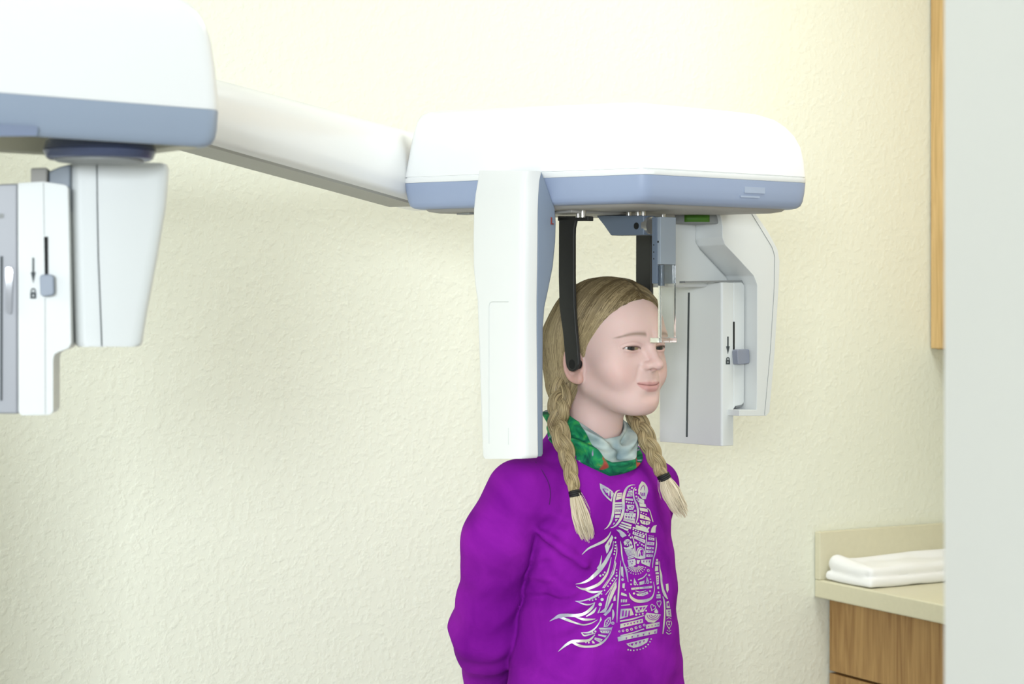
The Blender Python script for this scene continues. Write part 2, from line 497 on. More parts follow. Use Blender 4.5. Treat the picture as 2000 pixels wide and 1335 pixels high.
# --- nose support
hb = [on_u(a, b, 0.0) for a, b in ((1175, 421), (1268, 421), (1268, 459), (1204, 460), (1190, 440))]
v, f = prism([p - U * 0.012 for p in hb], U * 0.026)
nose = mesh_obj('nose_support', v, f, M['slate'], xr, bevel=0.0015)
c = on_u(1243, 441, -0.012)
v, f = cyl(c + U * 0.004, c - U * 0.0006, 0.0052)
mesh_obj('socket_hole', v, f, M['blackhole'], nose)
c0 = on_u(1264, 440, 0.0); c1 = on_u(1274, 440, 0.0)
v, f = cyl(c0, c1, 0.013)
mesh_obj('thumb_wheel', v, f, M['metal'], nose)['label'] = 'steel thumb wheel'
for px in (1228, 1246, 1256):
    p = on_u(px, 421, 0.0)
    v, f = cyl(p, Vector((p.x, p.y, zb + 0.152)), 0.004)
    mesh_obj('mounting_pin', v, f, M['metal'], nose)['label'] = 'steel pin'
ub0, ub1 = -0.0135, 0.0195
a, b = on_u(1273, 424, ub0), on_u(1290, 424, ub0)
zt, zm = on_u(1290, 423, ub0).z, on_u(1290, 516, ub0).z
v0 = (a - muv(ub0, 0, a.z)).dot(Vv); v1 = (b - muv(ub0, 0, b.z)).dot(Vv)
z2 = on_u(1281, 556, ub0).z; z3 = on_u(1281, 571, ub0).z
def block(u0, u1, va, vb, za, zc):
    return prism([muv(u0, va, za), muv(u1, va, za), muv(u1, vb, za), muv(u0, vb, za)], (0, 0, zc - za))
v, f = block(ub0, ub1, v0, v0 + (v1 - v0) * 0.62, z2 + 0.002, zt)
blk = mesh_obj('height_column', v, f, M['slate'], nose, bevel=0.0008)
v, f = block(ub0, ub1, v0 + (v1 - v0) * 0.64, v1, zm, zt)
mesh_obj('front_plate', v, f, M['slate_light'], blk, bevel=0.0008)
for px, py, r in ((1285.5, 472, 0.0016), (1277, 478, 0.001), (1277, 492, 0.001), (1277, 505, 0.001)):
    c = on_u(px, py, ub0)
    v, f = cyl(c + U * 0.002, c - U * 0.0004, r, n=12)
    mesh_obj('screw', v, f, M['blackhole'], nose)
zf0, zf1 = on_u(1281, 669, ub0).z, on_u(1281, 659, ub0).z
v, f = block(ub0 + 0.001, ub1 - 0.001, v0 + (v1 - v0) * 0.66, v1 + 0.001, zf1, zm - 0.0002)
mesh_obj('clear_blade', v, f, M['acrylic'], nose, bevel=0.0006)['label'] = 'clear acrylic blade'
v, f = block(ub0, ub1, v0 - 0.004, v1 + 0.002, zf0, zf1 - 0.0003)
mesh_obj('nose_rest', v, f, M['acrylic'], nose, bevel=0.001)['label'] = 'clear acrylic nose rest'
c = on_u(1292, 540, ub0 + 0.006)
v, f = cyl(Vector((c.x, c.y, zm - 0.001)), Vector((c.x, c.y, z3 + 0.010)), 0.0042)
mesh_obj('slide_rod', v, f, M['slate'], nose)

# --- film side: carrier and sensor
def vface(pts, v0, back, extra=None):
    return prism([on_v(a, b, v0) for a, b in pts], -Vv * back)
VS = 0.075
disc_c = muv(0.180, 0.006, 0)
v, f = cyl((disc_c.x, disc_c.y, zb + 0.131), (disc_c.x, disc_c.y, zb + 0.1465), 0.062, n=48)
disc = mesh_obj('carrier_pivot', v, f, M['greymid'], xr, bevel=0.004)
arc = []
for k in range(9):
    t = math.radians(-104 + 4.6 * k)
    arc.append(Vector((disc_c.x + 0.0627 * math.cos(t), disc_c.y + 0.0627 * math.sin(t), 0)))
rings = [[p + Vector((0, 0, zb + z)) for p in arc] for z in (0.1335, 0.1445)]
n = len(arc)
V_ = rings[0] + rings[1]
v, f = V_, [(i, i + 1, n + i + 1, n + i) for i in range(n - 1)]
gl = mesh_obj('green_label', v, f, M['green'], disc)
gl['label'] = 'green label on the pivot rim'
sol = gl.modifiers.new('thickness', 'SOLIDIFY'); sol.thickness = 0.0006
VC = VS
outl = [(1404, 408), (1462, 408), (1474, 414), (1500, 452), (1519, 487), (1523, 510), (1521, 560), (1513, 690), (1503, 805), (1496, 812), (1444, 812), (1444, 800), (1478, 800), (1479, 640), (1479, 556), (1472, 538), (1440, 503), (1416, 478), (1411, 464), (1411, 440)]
rad = [0, 0.006, 0.004, 0.02, 0.012, 0.012, 0.02, 0.02, 0.004, 0.002, 0.001, 0.001, 0.001, 0.01, 0.01, 0.01, 0.02, 0.01, 0.008, 0.004]
pts = rounded([on_v(a, b, VC) for a, b in outl], rad, 4)
v, f = prism(pts, -Vv * 0.17)
carrier = mesh_obj('sensor_carrier', v, f, M['offwhite'], xr, bevel=0.005, bseg=4)
# inner web of the carrier, set back behind its front face
web = [(1352, 408), (1412, 408), (1412, 470), (1420, 484), (1472, 540), (1479, 560), (1479, 802), (1444, 802), (1444, 560), (1352, 560)]
pts = [on_v(a, b, VC) for a, b in web]
pts = [p - Vv * 0.055 for p in pts]
v, f = prism(pts, -Vv * 0.05)
mesh_obj('inner_web', v, f, M['offwhite'], carrier, bevel=0.006)
seam = [on_v(a, b, VC) + Vv * 0.0002 for a, b in ((1466, 414), (1508, 483), (1513, 500), (1512, 560), (1504, 690), (1493, 810))]
v, f = tube(rounded(seam, [0, 0.02, 0.01, 0.02, 0.02, 0], 4), 0.00045, 6)
mesh_obj('seam', v, f, M['greymid'], carrier)
# sensor: tall plate (left) and handle block (right) with the lock slider on its edge
u_s = 0.205
pt = on_u(1410, 560, u_s)
vs_f = (pt - muv(u_s, 0, pt.z)).dot(Vv)
pb = on_u(1287, 560, u_s)
vs_b = (pb - muv(u_s, 0, pb.z)).dot(Vv)
zt0, zb0 = on_u(1410, 551, u_s).z, on_u(1410, 871, u_s).z
def on_vf(px, py): return on_v(px, py, vs_f)
uw = [(on_vf(px, 600) - muv(0, vs_f, on_vf(px, 600).z)).dot(U) for px in (1433, 1454)]
def quad_u(u0, u1, va, vb): return [muv(u0, va, 0), muv(u1, va, 0), muv(u1, vb, 0), muv(u0, vb, 0)]
q = rounded(quad_u(u_s, uw[0] - 0.0003, vs_b, vs_f), [0.004, 0.003, 0.0015, 0.005], 5)
rings = [[p + Vector((0, 0, z)) for p in q] for z in (zb0, zt0)]
v, f = loft(rings)
sens = mesh_obj('image_sensor', v, f, M['offwhite'], xr, bevel=0.003)
prof = [on_vf(a, b) for a, b in ((1433, 551), (1450, 551), (1455, 557), (1454, 786), (1449, 791), (1437, 793), (1433, 800))]
v, f = prism(rounded(prof, [0, 0.004, 0.004, 0.004, 0.003, 0.003, 0], 4), Vv * (vs_b - vs_f + 0.02))
mesh_obj('handle_block', v, f, M['offwhite'], sens, bevel=0.002)
sl = [on_u(a, b, u_s - 0.0003) for a, b in ((1343.5, 571), (1347, 571), (1343, 853), (1339.5, 853))]
v, f = prism(sl, U * 0.0006)
mesh_obj('beam_slit', v, f, M['mark'], sens)
v, f = prism([on_vf(a, b) + Vv * 0.0002 for a, b in ((1431.5, 628), (1434.5, 628), (1434.5, 690), (1431.5, 690))], Vv * 0.0004)
mesh_obj('slider_slot', v, f, M['blackhole'], sens)
v, f = prism(rounded([on_vf(a, b) for a, b in ((1429, 682), (1453, 681), (1454, 709), (1431, 712))], 0.004, 4), Vv * 0.012)
mesh_obj('lock_slider', v, f, mat('lavender_grey_plastic', (0.25, 0.27, 0.33), 0.45), sens, bevel=0.0025)
def lock_mark(pxf, s, cx, y0, nrm, parent):
    """printed arrow and padlock"""
    L = []
    L.append(prism([pxf(cx + a * s, y0 + b * s) for a, b in ((-1.3, 0), (1.3, 0), (1.3, 21), (-1.3, 21))], nrm * 0.0004))
    L.append(prism([pxf(cx + a * s, y0 + b * s) for a, b in ((-3.4, 19), (3.4, 19), (0, 34))], nrm * 0.0004))
    v, f = join(*L)
    mesh_obj('arrow_mark', v, f, M['mark'], parent, smooth=False)
    L = [prism([pxf(cx + a * s, y0 + b * s) for a, b in ((-4, 46), (-0.9, 46), (-0.9, 54), (-4, 54))], nrm * 0.0004),
         prism([pxf(cx + a * s, y0 + b * s) for a, b in ((0.9, 46), (4, 46), (4, 54), (0.9, 54))], nrm * 0.0004),
         prism([pxf(cx + a * s, y0 + b * s) for a, b in ((-0.95, 44.8), (0.95, 44.8), (0.95, 48.5), (-0.95, 48.5))], nrm * 0.0004),
         prism([pxf(cx + a * s, y0 + b * s) for a, b in ((-0.95, 51.5), (0.95, 51.5), (0.95, 54), (-0.95, 54))], nrm * 0.0004)]
    arc_ = [(-3.4, 46.5), (-3.4, 43), (-2.4, 40.8), (0, 40), (2.4, 40.8), (3.4, 43), (3.4, 46.5)]
    inn = [(1.8, 46.5), (1.8, 43.5), (1.2, 42.3), (0, 41.8), (-1.2, 42.3), (-1.8, 43.5), (-1.8, 46.5)]
    L.append(prism([pxf(cx + a * s, y0 + b * s) for a, b in arc_ + inn], nrm * 0.0004))
    v, f = join(*L)
    mesh_obj('padlock_mark', v, f, M['mark'], parent, smooth=False)
lock_mark(lambda a, b: on_vf(a, b) + Vv * 0.0001, 1.0, 1421.5, 657, Vv, sens)
sn = [on_v(a, b, VC - 0.001) for a, b in ((1452, 556), (1458, 556), (1458, 786), (1452, 791))]
gp = [on_v(a, b, vs_f - 0.004) for a, b in ((1338, 548.5), (1449, 547), (1457, 556), (1456.5, 786), (1449, 794), (1438, 796), (1438, 790), (1448, 788), (1452, 782), (1452, 560), (1446, 551), (1338, 552))]
v, f = prism(gp, -Vv * 0.012)
mesh_obj('docking_gap_shade', v, f, M['greymid'], carrier)  # grey strip: the gap at the side, a stand-in for shadow along the top

# --- long arm between the two heads
PA0, PA1 = 150.0, 800.0
def arm_ring(px, Y, ytop, ybot, thick):
    zt_, zb_ = EYE + (HZ - ytop) / F * Y, EYE + (HZ - ybot) / F * Y
    x = (px - 1000) / F * Y
    d = Vector((0.33, 0.62, 0)).normalized()
    nrm = Vector((d.y, -d.x, 0))
    h = zt_ - zb_
    pts = []
    for a, b in ((0.0, 0.0), (0.45, 0.0), (0.82, 0.02), (0.97, 0.10), (1.0, 0.40), (0.97, 0.66), (0.82, 0.85), (0.55, 0.97), (0.15, 1.0), (-0.15, 1.0), (-0.55, 0.97), (-0.82, 0.85), (-0.97, 0.66), (-1.0, 0.40), (-0.97, 0.10), (-0.82, 0.02), (-0.45, 0.0)):
        pts.append(Vector((x, Y, zb_ + h * b)) + nrm * (a * thick / 2))
    return pts
rings = [arm_ring(px, Y, yt, yb, 0.085) for px, Y, yt, yb in ((150, 2.26, 88, 224), (300, 2.38, 129, 265), (440, 2.52, 165, 304), (560, 2.68, 196.5, 337), (680, 2.86, 228, 370), (790, 3.045, 257, 401), (830, 3.11, 267, 411))]
v, f = loft(rings)
arm = mesh_obj('side_arm', v, f, M['white'], xr, angle=60)
low = []
for px, Y, yt, yb in ((150, 2.26, 88, 224), (300, 2.38, 129, 265), (440, 2.52, 165, 304), (560, 2.68, 196.5, 337), (680, 2.86, 228, 370), (790, 3.045, 257, 401)):
    low.append(P(px, yb - 1, Y))
rings = []
d = Vector((0.33, 0.62, 0)).normalized(); nrm = Vector((d.y, -d.x, 0))
for p in low:
    rings.append([p + nrm * a + Vector((0, 0, b)) for a, b in ((-0.030, 0.002), (0.030, 0.002), (0.028, -0.0028), (-0.028, -0.0028))])
v, f = loft(rings)
mesh_obj('cable_cover', v, f, mat('grey_trim', (0.42, 0.42, 0.39), 0.5), arm)

# --- panoramic head on the left
def pano_pt(px, Y): return ((px - 1000) / F * Y, Y)
pB = pano_pt(441, 1.885); pA = (pB[0] - 0.62 * U.x, pB[1] - 0.62 * U.y + 0.0)
bk = Vector((-Vv.x, -Vv.y, 0))
pC = (pB[0] + bk.x * 0.20, pB[1] + bk.y * 0.20); pD = (pA[0] + bk.x * 0.20, pA[1] + bk.y * 0.20)
pcor = [pA, pB, pC, pD]
PR = [0.05, 0.022, 0.04, 0.04]
z1 = EYE + (600 - 215) / F * 1.885
k_ = 1.885 / F
lv = [(z1 - 0.0005, [0.003] * 4), (z1, [0.0005] * 4), (z1 + 0.006, [0] * 4), (z1 + 85 * k_, [0.002, 0.0035, 0.003, 0.003]), (z1 + 135 * k_, [0.006, 0.0075, 0.008, 0.008]), (z1 + 165 * k_, [0.012, 0.0125, 0.012, 0.012]),
      (z1 + 188 * k_, [0.018, 0.019, 0.02, 0.02]), (z1 + 204 * k_, [0.026, 0.028, 0.03, 0.03]), (z1 + 213 * k_, [0.036, 0.039, 0.04, 0.04]), (z1 + 219 * k_, [0.05, 0.055, 0.055, 0.055]), (z1 + 223 * k_, [0.08, 0.09, 0.09, 0.09])]
v, f = shell_levels(pcor, lv, PR)
ph = mesh_obj('panoramic_housing', v, f, M['white'], xr, angle=40)
zbb = EYE + (600 - 289) / F * 1.885
lv = [(zbb + 0.024, [0.040] * 4), (zbb + 0.002, [0.030] * 4), (zbb, [0.020] * 4), (zbb + 0.001, [0.0125] * 4), (zbb + 0.004, [0.0065] * 4), (zbb + 0.010, [0.0032] * 4), (zbb + 0.018, [0.0015] * 4), (z1 - 0.0012, [0.0002] * 4), (z1 - 0.0005, [0.001] * 4)]
v, f = shell_levels(pcor, lv, PR)
mesh_obj('trim_band', v, f, mat('steel_blue_plastic', (0.29, 0.35, 0.45), 0.4), ph, angle=40)['label'] = 'steel-blue band round the foot of the housing'
# button panel lip at the lower left of the band
def on_pf(px, py, off=0.0):
    a = Vector((pA[0], pA[1], 0)) + Vv * off; d_ = U
    k = (px - 1000) / F
    t = -(a.x - k * a.y) / (d_.x - k * d_.y)
    p = a + d_ * t
    return Vector((p.x, p.y, EYE + (HZ - py) / F * p.y))
v, f = prism(rounded([on_pf(a, b) for a, b in ((-160, 236), (72, 246), (70, 266), (-160, 268))], 0.002, 3), Vv * 0.003)
mesh_obj('control_panel', v, f, mat('panel_blue_grey', (0.22, 0.265, 0.38), 0.4), ph, bevel=0.0015)
# cap seen at the top edge of the photograph
v, f = prism([on_pf(a, b, -0.08) for a, b in ((-200, -10), (196, 2), (196, -60), (-200, -60))], -Vv * 0.15)
mesh_obj('column_cap', v, f, M['offwhite'], ph, bevel=0.004)
# pale underside pan
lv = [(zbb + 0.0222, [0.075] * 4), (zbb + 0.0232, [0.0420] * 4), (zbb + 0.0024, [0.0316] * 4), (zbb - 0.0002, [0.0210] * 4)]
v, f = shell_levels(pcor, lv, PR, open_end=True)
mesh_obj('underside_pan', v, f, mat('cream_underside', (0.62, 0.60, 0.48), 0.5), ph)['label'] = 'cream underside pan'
# rotating ring
RY = 1.885
rc = P(195, 300, RY)
rings = []
for py, r in ((272, 0.049), (276, 0.0515), (294, 0.0545), (295, 0.053), (296, 0.0545), (309, 0.0515), (312, 0.049)):
    z = EYE + (HZ - py) / F * RY
    rings.append([Vector((rc.x + r * math.cos(t * math.pi / 24), rc.y + r * math.sin(t * math.pi / 24), z)) for t in range(48)])
v, f = loft(rings)
ring = mesh_obj('rotation_ring', v, f, M['dkring'], xr, angle=50)
ring['label'] = 'dark blue rotation ring'
v, f = cyl((rc.x, rc.y, EYE + (HZ - 316) / F * RY), (rc.x, rc.y, EYE + (HZ - 262) / F * RY), 0.042, n=32)
mesh_obj('hub', v, f, M['greymid'], ring)

# --- tube head under the ring (white tapering block, nearer side faces the camera)
TX = Vector((math.cos(math.radians(12)), math.sin(math.radians(12)), 0)); TN = Vector((TX.y, -TX.x, 0))
def trow(px0, px1, py, Y, dpt):
    a, b = P(px0, py, Y), P(px1, py, Y)
    z = a.z
    b = a + TX * (b.x - a.x) / TX.x * 1.0
    b.z = z
    return [a, b, b - TN * dpt, a - TN * dpt]
rings = []
for py, x0, x1 in ((315, 141, 314), (317, 137, 321), (326, 135, 324), (400, 136.5, 318), (500, 139.5, 302), (600, 143, 284), (650, 145, 276), (668, 146, 273.5), (674, 148, 271), (677, 152, 266)):
    rings.append(rounded(trow(x0, x1, py, 1.93, 0.11), [0.012, 0.012, 0.02, 0.02], 6))
v, f = loft(rings)
tube_h = mesh_obj('tube_head', v, f, M['offwhite'], xr, angle=50)
sp = [P(a, b, 1.93) + TX * 0 for a, b in ((187, 318), (188, 400), (190, 500), (194, 600), (196, 650), (197, 676))]
sp = [Vector((p.x, 1.93 + (p.x - P(137, 300, 1.93).x) * TX.y / TX.x - 0.0004 - 0.0020 * i / 5, p.z)) for i, p in enumerate(sp)]
v, f = tube(sp, 0.0006, 6)
mesh_obj('seam', v, f, M['mark'], tube_h)

# --- panoramic sensor block at the far left, same kind as the one on the side arm
s_Y = 1.90
SX = Vector((math.cos(math.radians(8)), math.sin(math.radians(8)), 0)); SN = Vector((SX.y, -SX.x, 0))
def on_sf(px, py):
    a = P(34, 500, s_Y); k = (px - 1000) / F
    t = -(a.x - k * a.y) / (SX.x - k * SX.y)
    p = a + SX * t
    return Vector((p.x, p.y, EYE + (HZ - py) / F * p.y))
pr = [(35, 357), (84, 354), (128, 361), (133, 366), (135.5, 480), (139, 670), (134, 680), (114, 687), (106, 692), (104, 702), (104, 803), (98, 810), (42, 811), (36, 805)]
pts = rounded([on_sf(a, b) for a, b in pr], [0.001, 0.003, 0.004, 0.004, 0.01, 0.004, 0.006, 0.006, 0.004, 0.004, 0.003, 0.005, 0.005, 0.003], 4)
v, f = prism(pts, -SN * 0.07)
ps = mesh_obj('panoramic_sensor', v, f, M['offwhite'], xr, bevel=0.003)
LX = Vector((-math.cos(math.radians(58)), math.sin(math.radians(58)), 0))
# left flank facing the patient, its shade put into a darker grey, with its slit
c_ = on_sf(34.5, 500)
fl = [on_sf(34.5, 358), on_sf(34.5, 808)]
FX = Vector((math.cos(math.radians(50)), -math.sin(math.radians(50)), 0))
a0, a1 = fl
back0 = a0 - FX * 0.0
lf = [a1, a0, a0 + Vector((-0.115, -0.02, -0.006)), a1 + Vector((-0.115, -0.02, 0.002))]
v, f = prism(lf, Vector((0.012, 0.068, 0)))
flank = mesh_obj('sensor_face', v, f, mat('shaded_lilac_plastic', (0.30, 0.31, 0.34), 0.35), ps, bevel=0.002)
def on_fl(px, py):
    n_ = Vector((-0.02, 0.115, 0)).normalized()
    k = (px - 1000) / F
    dr = Vector((k, 1, (HZ - py) / F)); o_ = Vector((0, 0, EYE))
    t = (a0 - o_).dot(n_) / dr.dot(n_)
    return o_ + dr * t
v, f = prism([on_fl(a, b) + Vector((0, -0.0006, 0)) for a, b in ((1, 500), (6, 500), (5, 782), (1, 782))], Vector((0, 0.001, 0)))
mesh_obj('beam_slit', v, f, M['mark'], ps)
v, f = prism([on_fl(a, b) + Vector((0, -0.0006, 0)) for a, b in ((-10, 417), (7.5, 417), (7.5, 426), (-10, 426))], Vector((0, 0.001, 0)))
mesh_obj('printed_mark', v, f, M['greymid'], ps)
v, f = prism(rounded([on_fl(a, b) + Vector((0, -0.003, 0)) for a, b in ((12, 520), (27, 522), (24, 615), (12, 610))], 0.006, 5), Vector((0, 0.003, 0)))
mesh_obj('sensor_window', v, f, mat('glossy_grey', (0.32, 0.33, 0.36), 0.05, coat=1.0), ps, bevel=0.001)
v, f = prism([on_sf(a, b) + SN * 0.0001 for a, b in ((86, 462), (94, 462), (94.5, 545), (87.5, 545))], SN * 0.0004)
mesh_obj('slider_slot', v, f, M['blackhole'], ps)
v, f = prism(rounded([on_sf(a, b) for a, b in ((79, 536), (107, 536), (108, 576), (81, 580))], 0.004, 4), SN * 0.011)
mesh_obj('lock_slider', v, f, mat('blue_grey_knob', (0.27, 0.31, 0.38), 0.45), ps, bevel=0.0025)
lock_mark(lambda a, b: on_sf(a, b) + SN * 0.0001, 1.48, 65, 503, SN, ps)
for pp in (((85, 356), (86.5, 460)), ((88, 582), (88.5, 808))):
    v, f = tube([on_sf(a, b) + SN * 0.0001 for a, b in pp], 0.0003, 6)
    mesh_obj('seam', v, f, M['greymid'], ps)
# carrier behind the sensor block, reaching up to the ring
v, f = prism([on_sf(a, b) - SN * 0.02 for a, b in ((91, 332), (112, 323), (134, 317), (134, 420), (91, 420))], -SN * 0.05)
mesh_obj('sensor_bracket', v, f, M['slate_light'], xr, bevel=0.002)
v, f = prism([on_sf(a, b) - SN * 0.012 for a, b in ((57, 326), (90, 325), (90, 400), (57, 400))], -SN * 0.03)
mesh_obj('bracket_end', v, f, M['grey'], xr, bevel=0.002)
v, f = box((-0.66, 2.24, zb + 0.25), 0.42, 0.22, 0.10, U, Vv)
mesh_obj('support_beam', v, f, M['white'], xr, bevel=0.01)
# --- column (stands just left of the picture)
v, f = box((-0.86, 2.40, 1.15), 0.16, 0.2, 2.3, U, Vv)
mesh_obj('column', v, f, M['white'], xr, bevel=0.02)
v, f = box((-0.86, 2.40, 0.02), 0.5, 0.55, 0.04, U, Vv)
mesh_obj('base_plate', v, f, M['greymid'], xr, bevel=0.008)
# ---------------------------------------------------------------- implicit-surface tools
def V3(*a): return np.array(a, dtype=np.float32)
class Grid:
    def __init__(s, lo, hi, h):
        s.lo = np.array(lo, float); s.h = h
        s.n = [int(math.ceil((hi[i] - lo[i]) / h)) + 1 for i in range(3)]
        ax = [np.arange(s.n[i], dtype=np.float32) * h + lo[i] for i in range(3)]
        s.x = ax[0][:, None, None]; s.y = ax[1][None, :, None]; s.z = ax[2][None, None, :]
        s.shape = tuple(s.n)
def ell(g, c, r, x=None, y=None, z=None):
    x = g.x if x is None else x; y = g.y if y is None else y; z = g.z if z is None else z
    dx, dy, dz = x - c[0], y - c[1], z - c[2]
    k0 = np.sqrt((dx / r[0]) ** 2 + (dy / r[1]) ** 2 + (dz / r[2]) ** 2)
    k1 = np.sqrt((dx / r[0] ** 2) ** 2 + (dy / r[1] ** 2) ** 2 + (dz / r[2] ** 2) ** 2)
    return k0 * (k0 - 1.0) / np.maximum(k1, 1e-6)
def cap(g, a, b, ra, rb=None, x=None, y=None, z=None):
    x = g.x if x is None else x; y = g.y if y is None else y; z = g.z if z is None else z
    rb = ra if rb is None else rb
    a = np.array(a, np.float32); b = np.array(b, np.float32); d = b - a
    L = float((d * d).sum())
    px, py, pz = x - a[0], y - a[1], z - a[2]
    t = np.clip((px * d[0] + py * d[1] + pz * d[2]) / L, 0, 1)
    return np.sqrt((px - t * d[0]) ** 2 + (py - t * d[1]) ** 2 + (pz - t * d[2]) ** 2) - (ra + (rb - ra) * t)
def smin(a, b, k):
    h = np.maximum(k - np.abs(a - b), 0) / k
    return np.minimum(a, b) - h * h * k * 0.25
def smax(a, b, k): return -smin(-a, -b, k)
def interp(z, zs, vs):
    o = np.argsort(zs)
    return np.interp(z, np.array(zs)[o], np.array(vs)[o]).astype(np.float32)
def sstep(a, b, x):
    t = np.clip((x - a) / (b - a), 0, 1); return t * t * (3 - 2 * t)

def surface_nets(f, lo, h):
    """naive surface nets: verts (world units), quads"""
    s = f < 0
    nx, ny, nz = f.shape
    c = [s[i:nx - 1 + i, j:ny - 1 + j, k:nz - 1 + k] for i in (0, 1) for j in (0, 1) for k in (0, 1)]
    cnt = sum(q.astype(np.int8) for q in c)
    act = (cnt > 0) & (cnt < 8)
    I = np.argwhere(act)
    idx = -np.ones(act.shape, np.int64)
    idx[act] = np.arange(len(I))
    acc = np.zeros((len(I), 3)); num = np.zeros(len(I))
    cor = [(i, j, k) for i in (0, 1) for j in (0, 1) for k in (0, 1)]
    fv = {q: f[I[:, 0] + q[0], I[:, 1] + q[1], I[:, 2] + q[2]].astype(float) for q in cor}
    for a in cor:
        for d in range(3):
            if a[d] == 0:
                b = list(a); b[d] = 1; b = tuple(b)
                fa, fb = fv[a], fv[b]
                m = (fa < 0) != (fb < 0)
                t = np.where(m, fa / np.where(m, fa - fb, 1), 0)
                p = np.tile(np.array(a, float), (len(I), 1)); p[:, d] = t
                acc[m] += p[m]; num[m] += 1
    verts = (I + acc / num[:, None]) * h + np.array(lo)
    quads = []
    for d in range(3):
        e1, e2 = [(1, 2), (2, 0), (0, 1)][d]
        sl0 = [slice(None)] * 3; sl1 = [slice(None)] * 3
        sl0[d] = slice(0, -1); sl1[d] = slice(1, None)
        for e in (e1, e2):
            sl0[e] = slice(1, -1); sl1[e] = slice(1, -1)
        A, B = s[tuple(sl0)], s[tuple(sl1)]
        for flip, mk in ((False, A & ~B), (True, ~A & B)):
            J = np.argwhere(mk)
            if len(J) == 0: continue
            J = J.copy(); J[:, e1] += 1; J[:, e2] += 1
            def at(a, b):
                K = J.copy(); K[:, e1] += a; K[:, e2] += b
                return idx[K[:, 0], K[:, 1], K[:, 2]]
            q = np.stack([at(-1, -1), at(0, -1), at(0, 0), at(-1, 0)], 1)
            if flip: q = q[:, ::-1]
            quads.append(q)
    return verts, np.concatenate(quads)

def np_mesh(name, verts, quads, mats, parent, midx=None, attrs=None):
    me = bpy.data.meshes.new(name)
    me.vertices.add(len(verts)); me.vertices.foreach_set('co', np.asarray(verts, np.float32).ravel())
    n = quads.shape[1]
    me.loops.add(quads.size); me.loops.foreach_set('vertex_index', quads.ravel().astype(np.int32))
    me.polygons.add(len(quads)); me.polygons.foreach_set('loop_start', np.arange(0, quads.size, n, dtype=np.int32))
    me.polygons.foreach_set('use_smooth', np.ones(len(quads), bool))
    for m in mats: me.materials.append(m)
    if midx is not None: me.polygons.foreach_set('material_index', np.asarray(midx, np.int32))
    for k, (typ, dat) in (attrs or {}).items():
        a = me.attributes.new(k, typ, 'POINT')
        a.data.foreach_set('color' if typ == 'FLOAT_COLOR' else 'value', np.asarray(dat, np.float32).ravel())
    me.update(calc_edges=True); me.validate()
    o = bpy.data.objects.new(name, me); COL.objects.link(o)
    o.parent = parent
    return o

# ---------------------------------------------------------------- the girl
ZE = EYE - 0.0835                      # height of the ear canals above the floor
BYAW = -139.0
HYAW = 0.0                             # extra turn of the head on the neck (degrees)
girl = empty('person', (0.153, 2.95, 0), math.radians(BYAW))
tag(girl, 'girl with two blond braids in purple horse print sweatshirt and green scarf facing right', 'person')
Mg = Matrix.Translation((0.153, 2.95, ZE)) @ Matrix.Rotation(math.radians(BYAW), 4, 'Z')
Mgi = Mg.inverted()
def L2W(p): return Mg @ Vector(p)
def W2L(p): return Mgi @ Vector(p)
def loc(v):
    """head-centred coordinates -> the person's own (floor at z = 0)"""
    v = np.array(v, float).reshape(-1, 3).copy(); v[:, 2] += ZE; return v
EX, EY_, EZ = 0.0300, 0.0629, 0.0225
ER = 0.0134

def head_core(g):
    ax = np.abs(g.x)
    d = ell(g, (0, -0.014, 0.042), (0.0690, 0.0905, 0.0790))
    d = smin(d, ell(g, (0, 0.026, 0.050), (0.0560, 0.0555, 0.0560)), 0.03)
    d = smin(d, ell(g, (0, 0.024, -0.004), (0.0570, 0.0560, 0.0620)), 0.025)
    return d

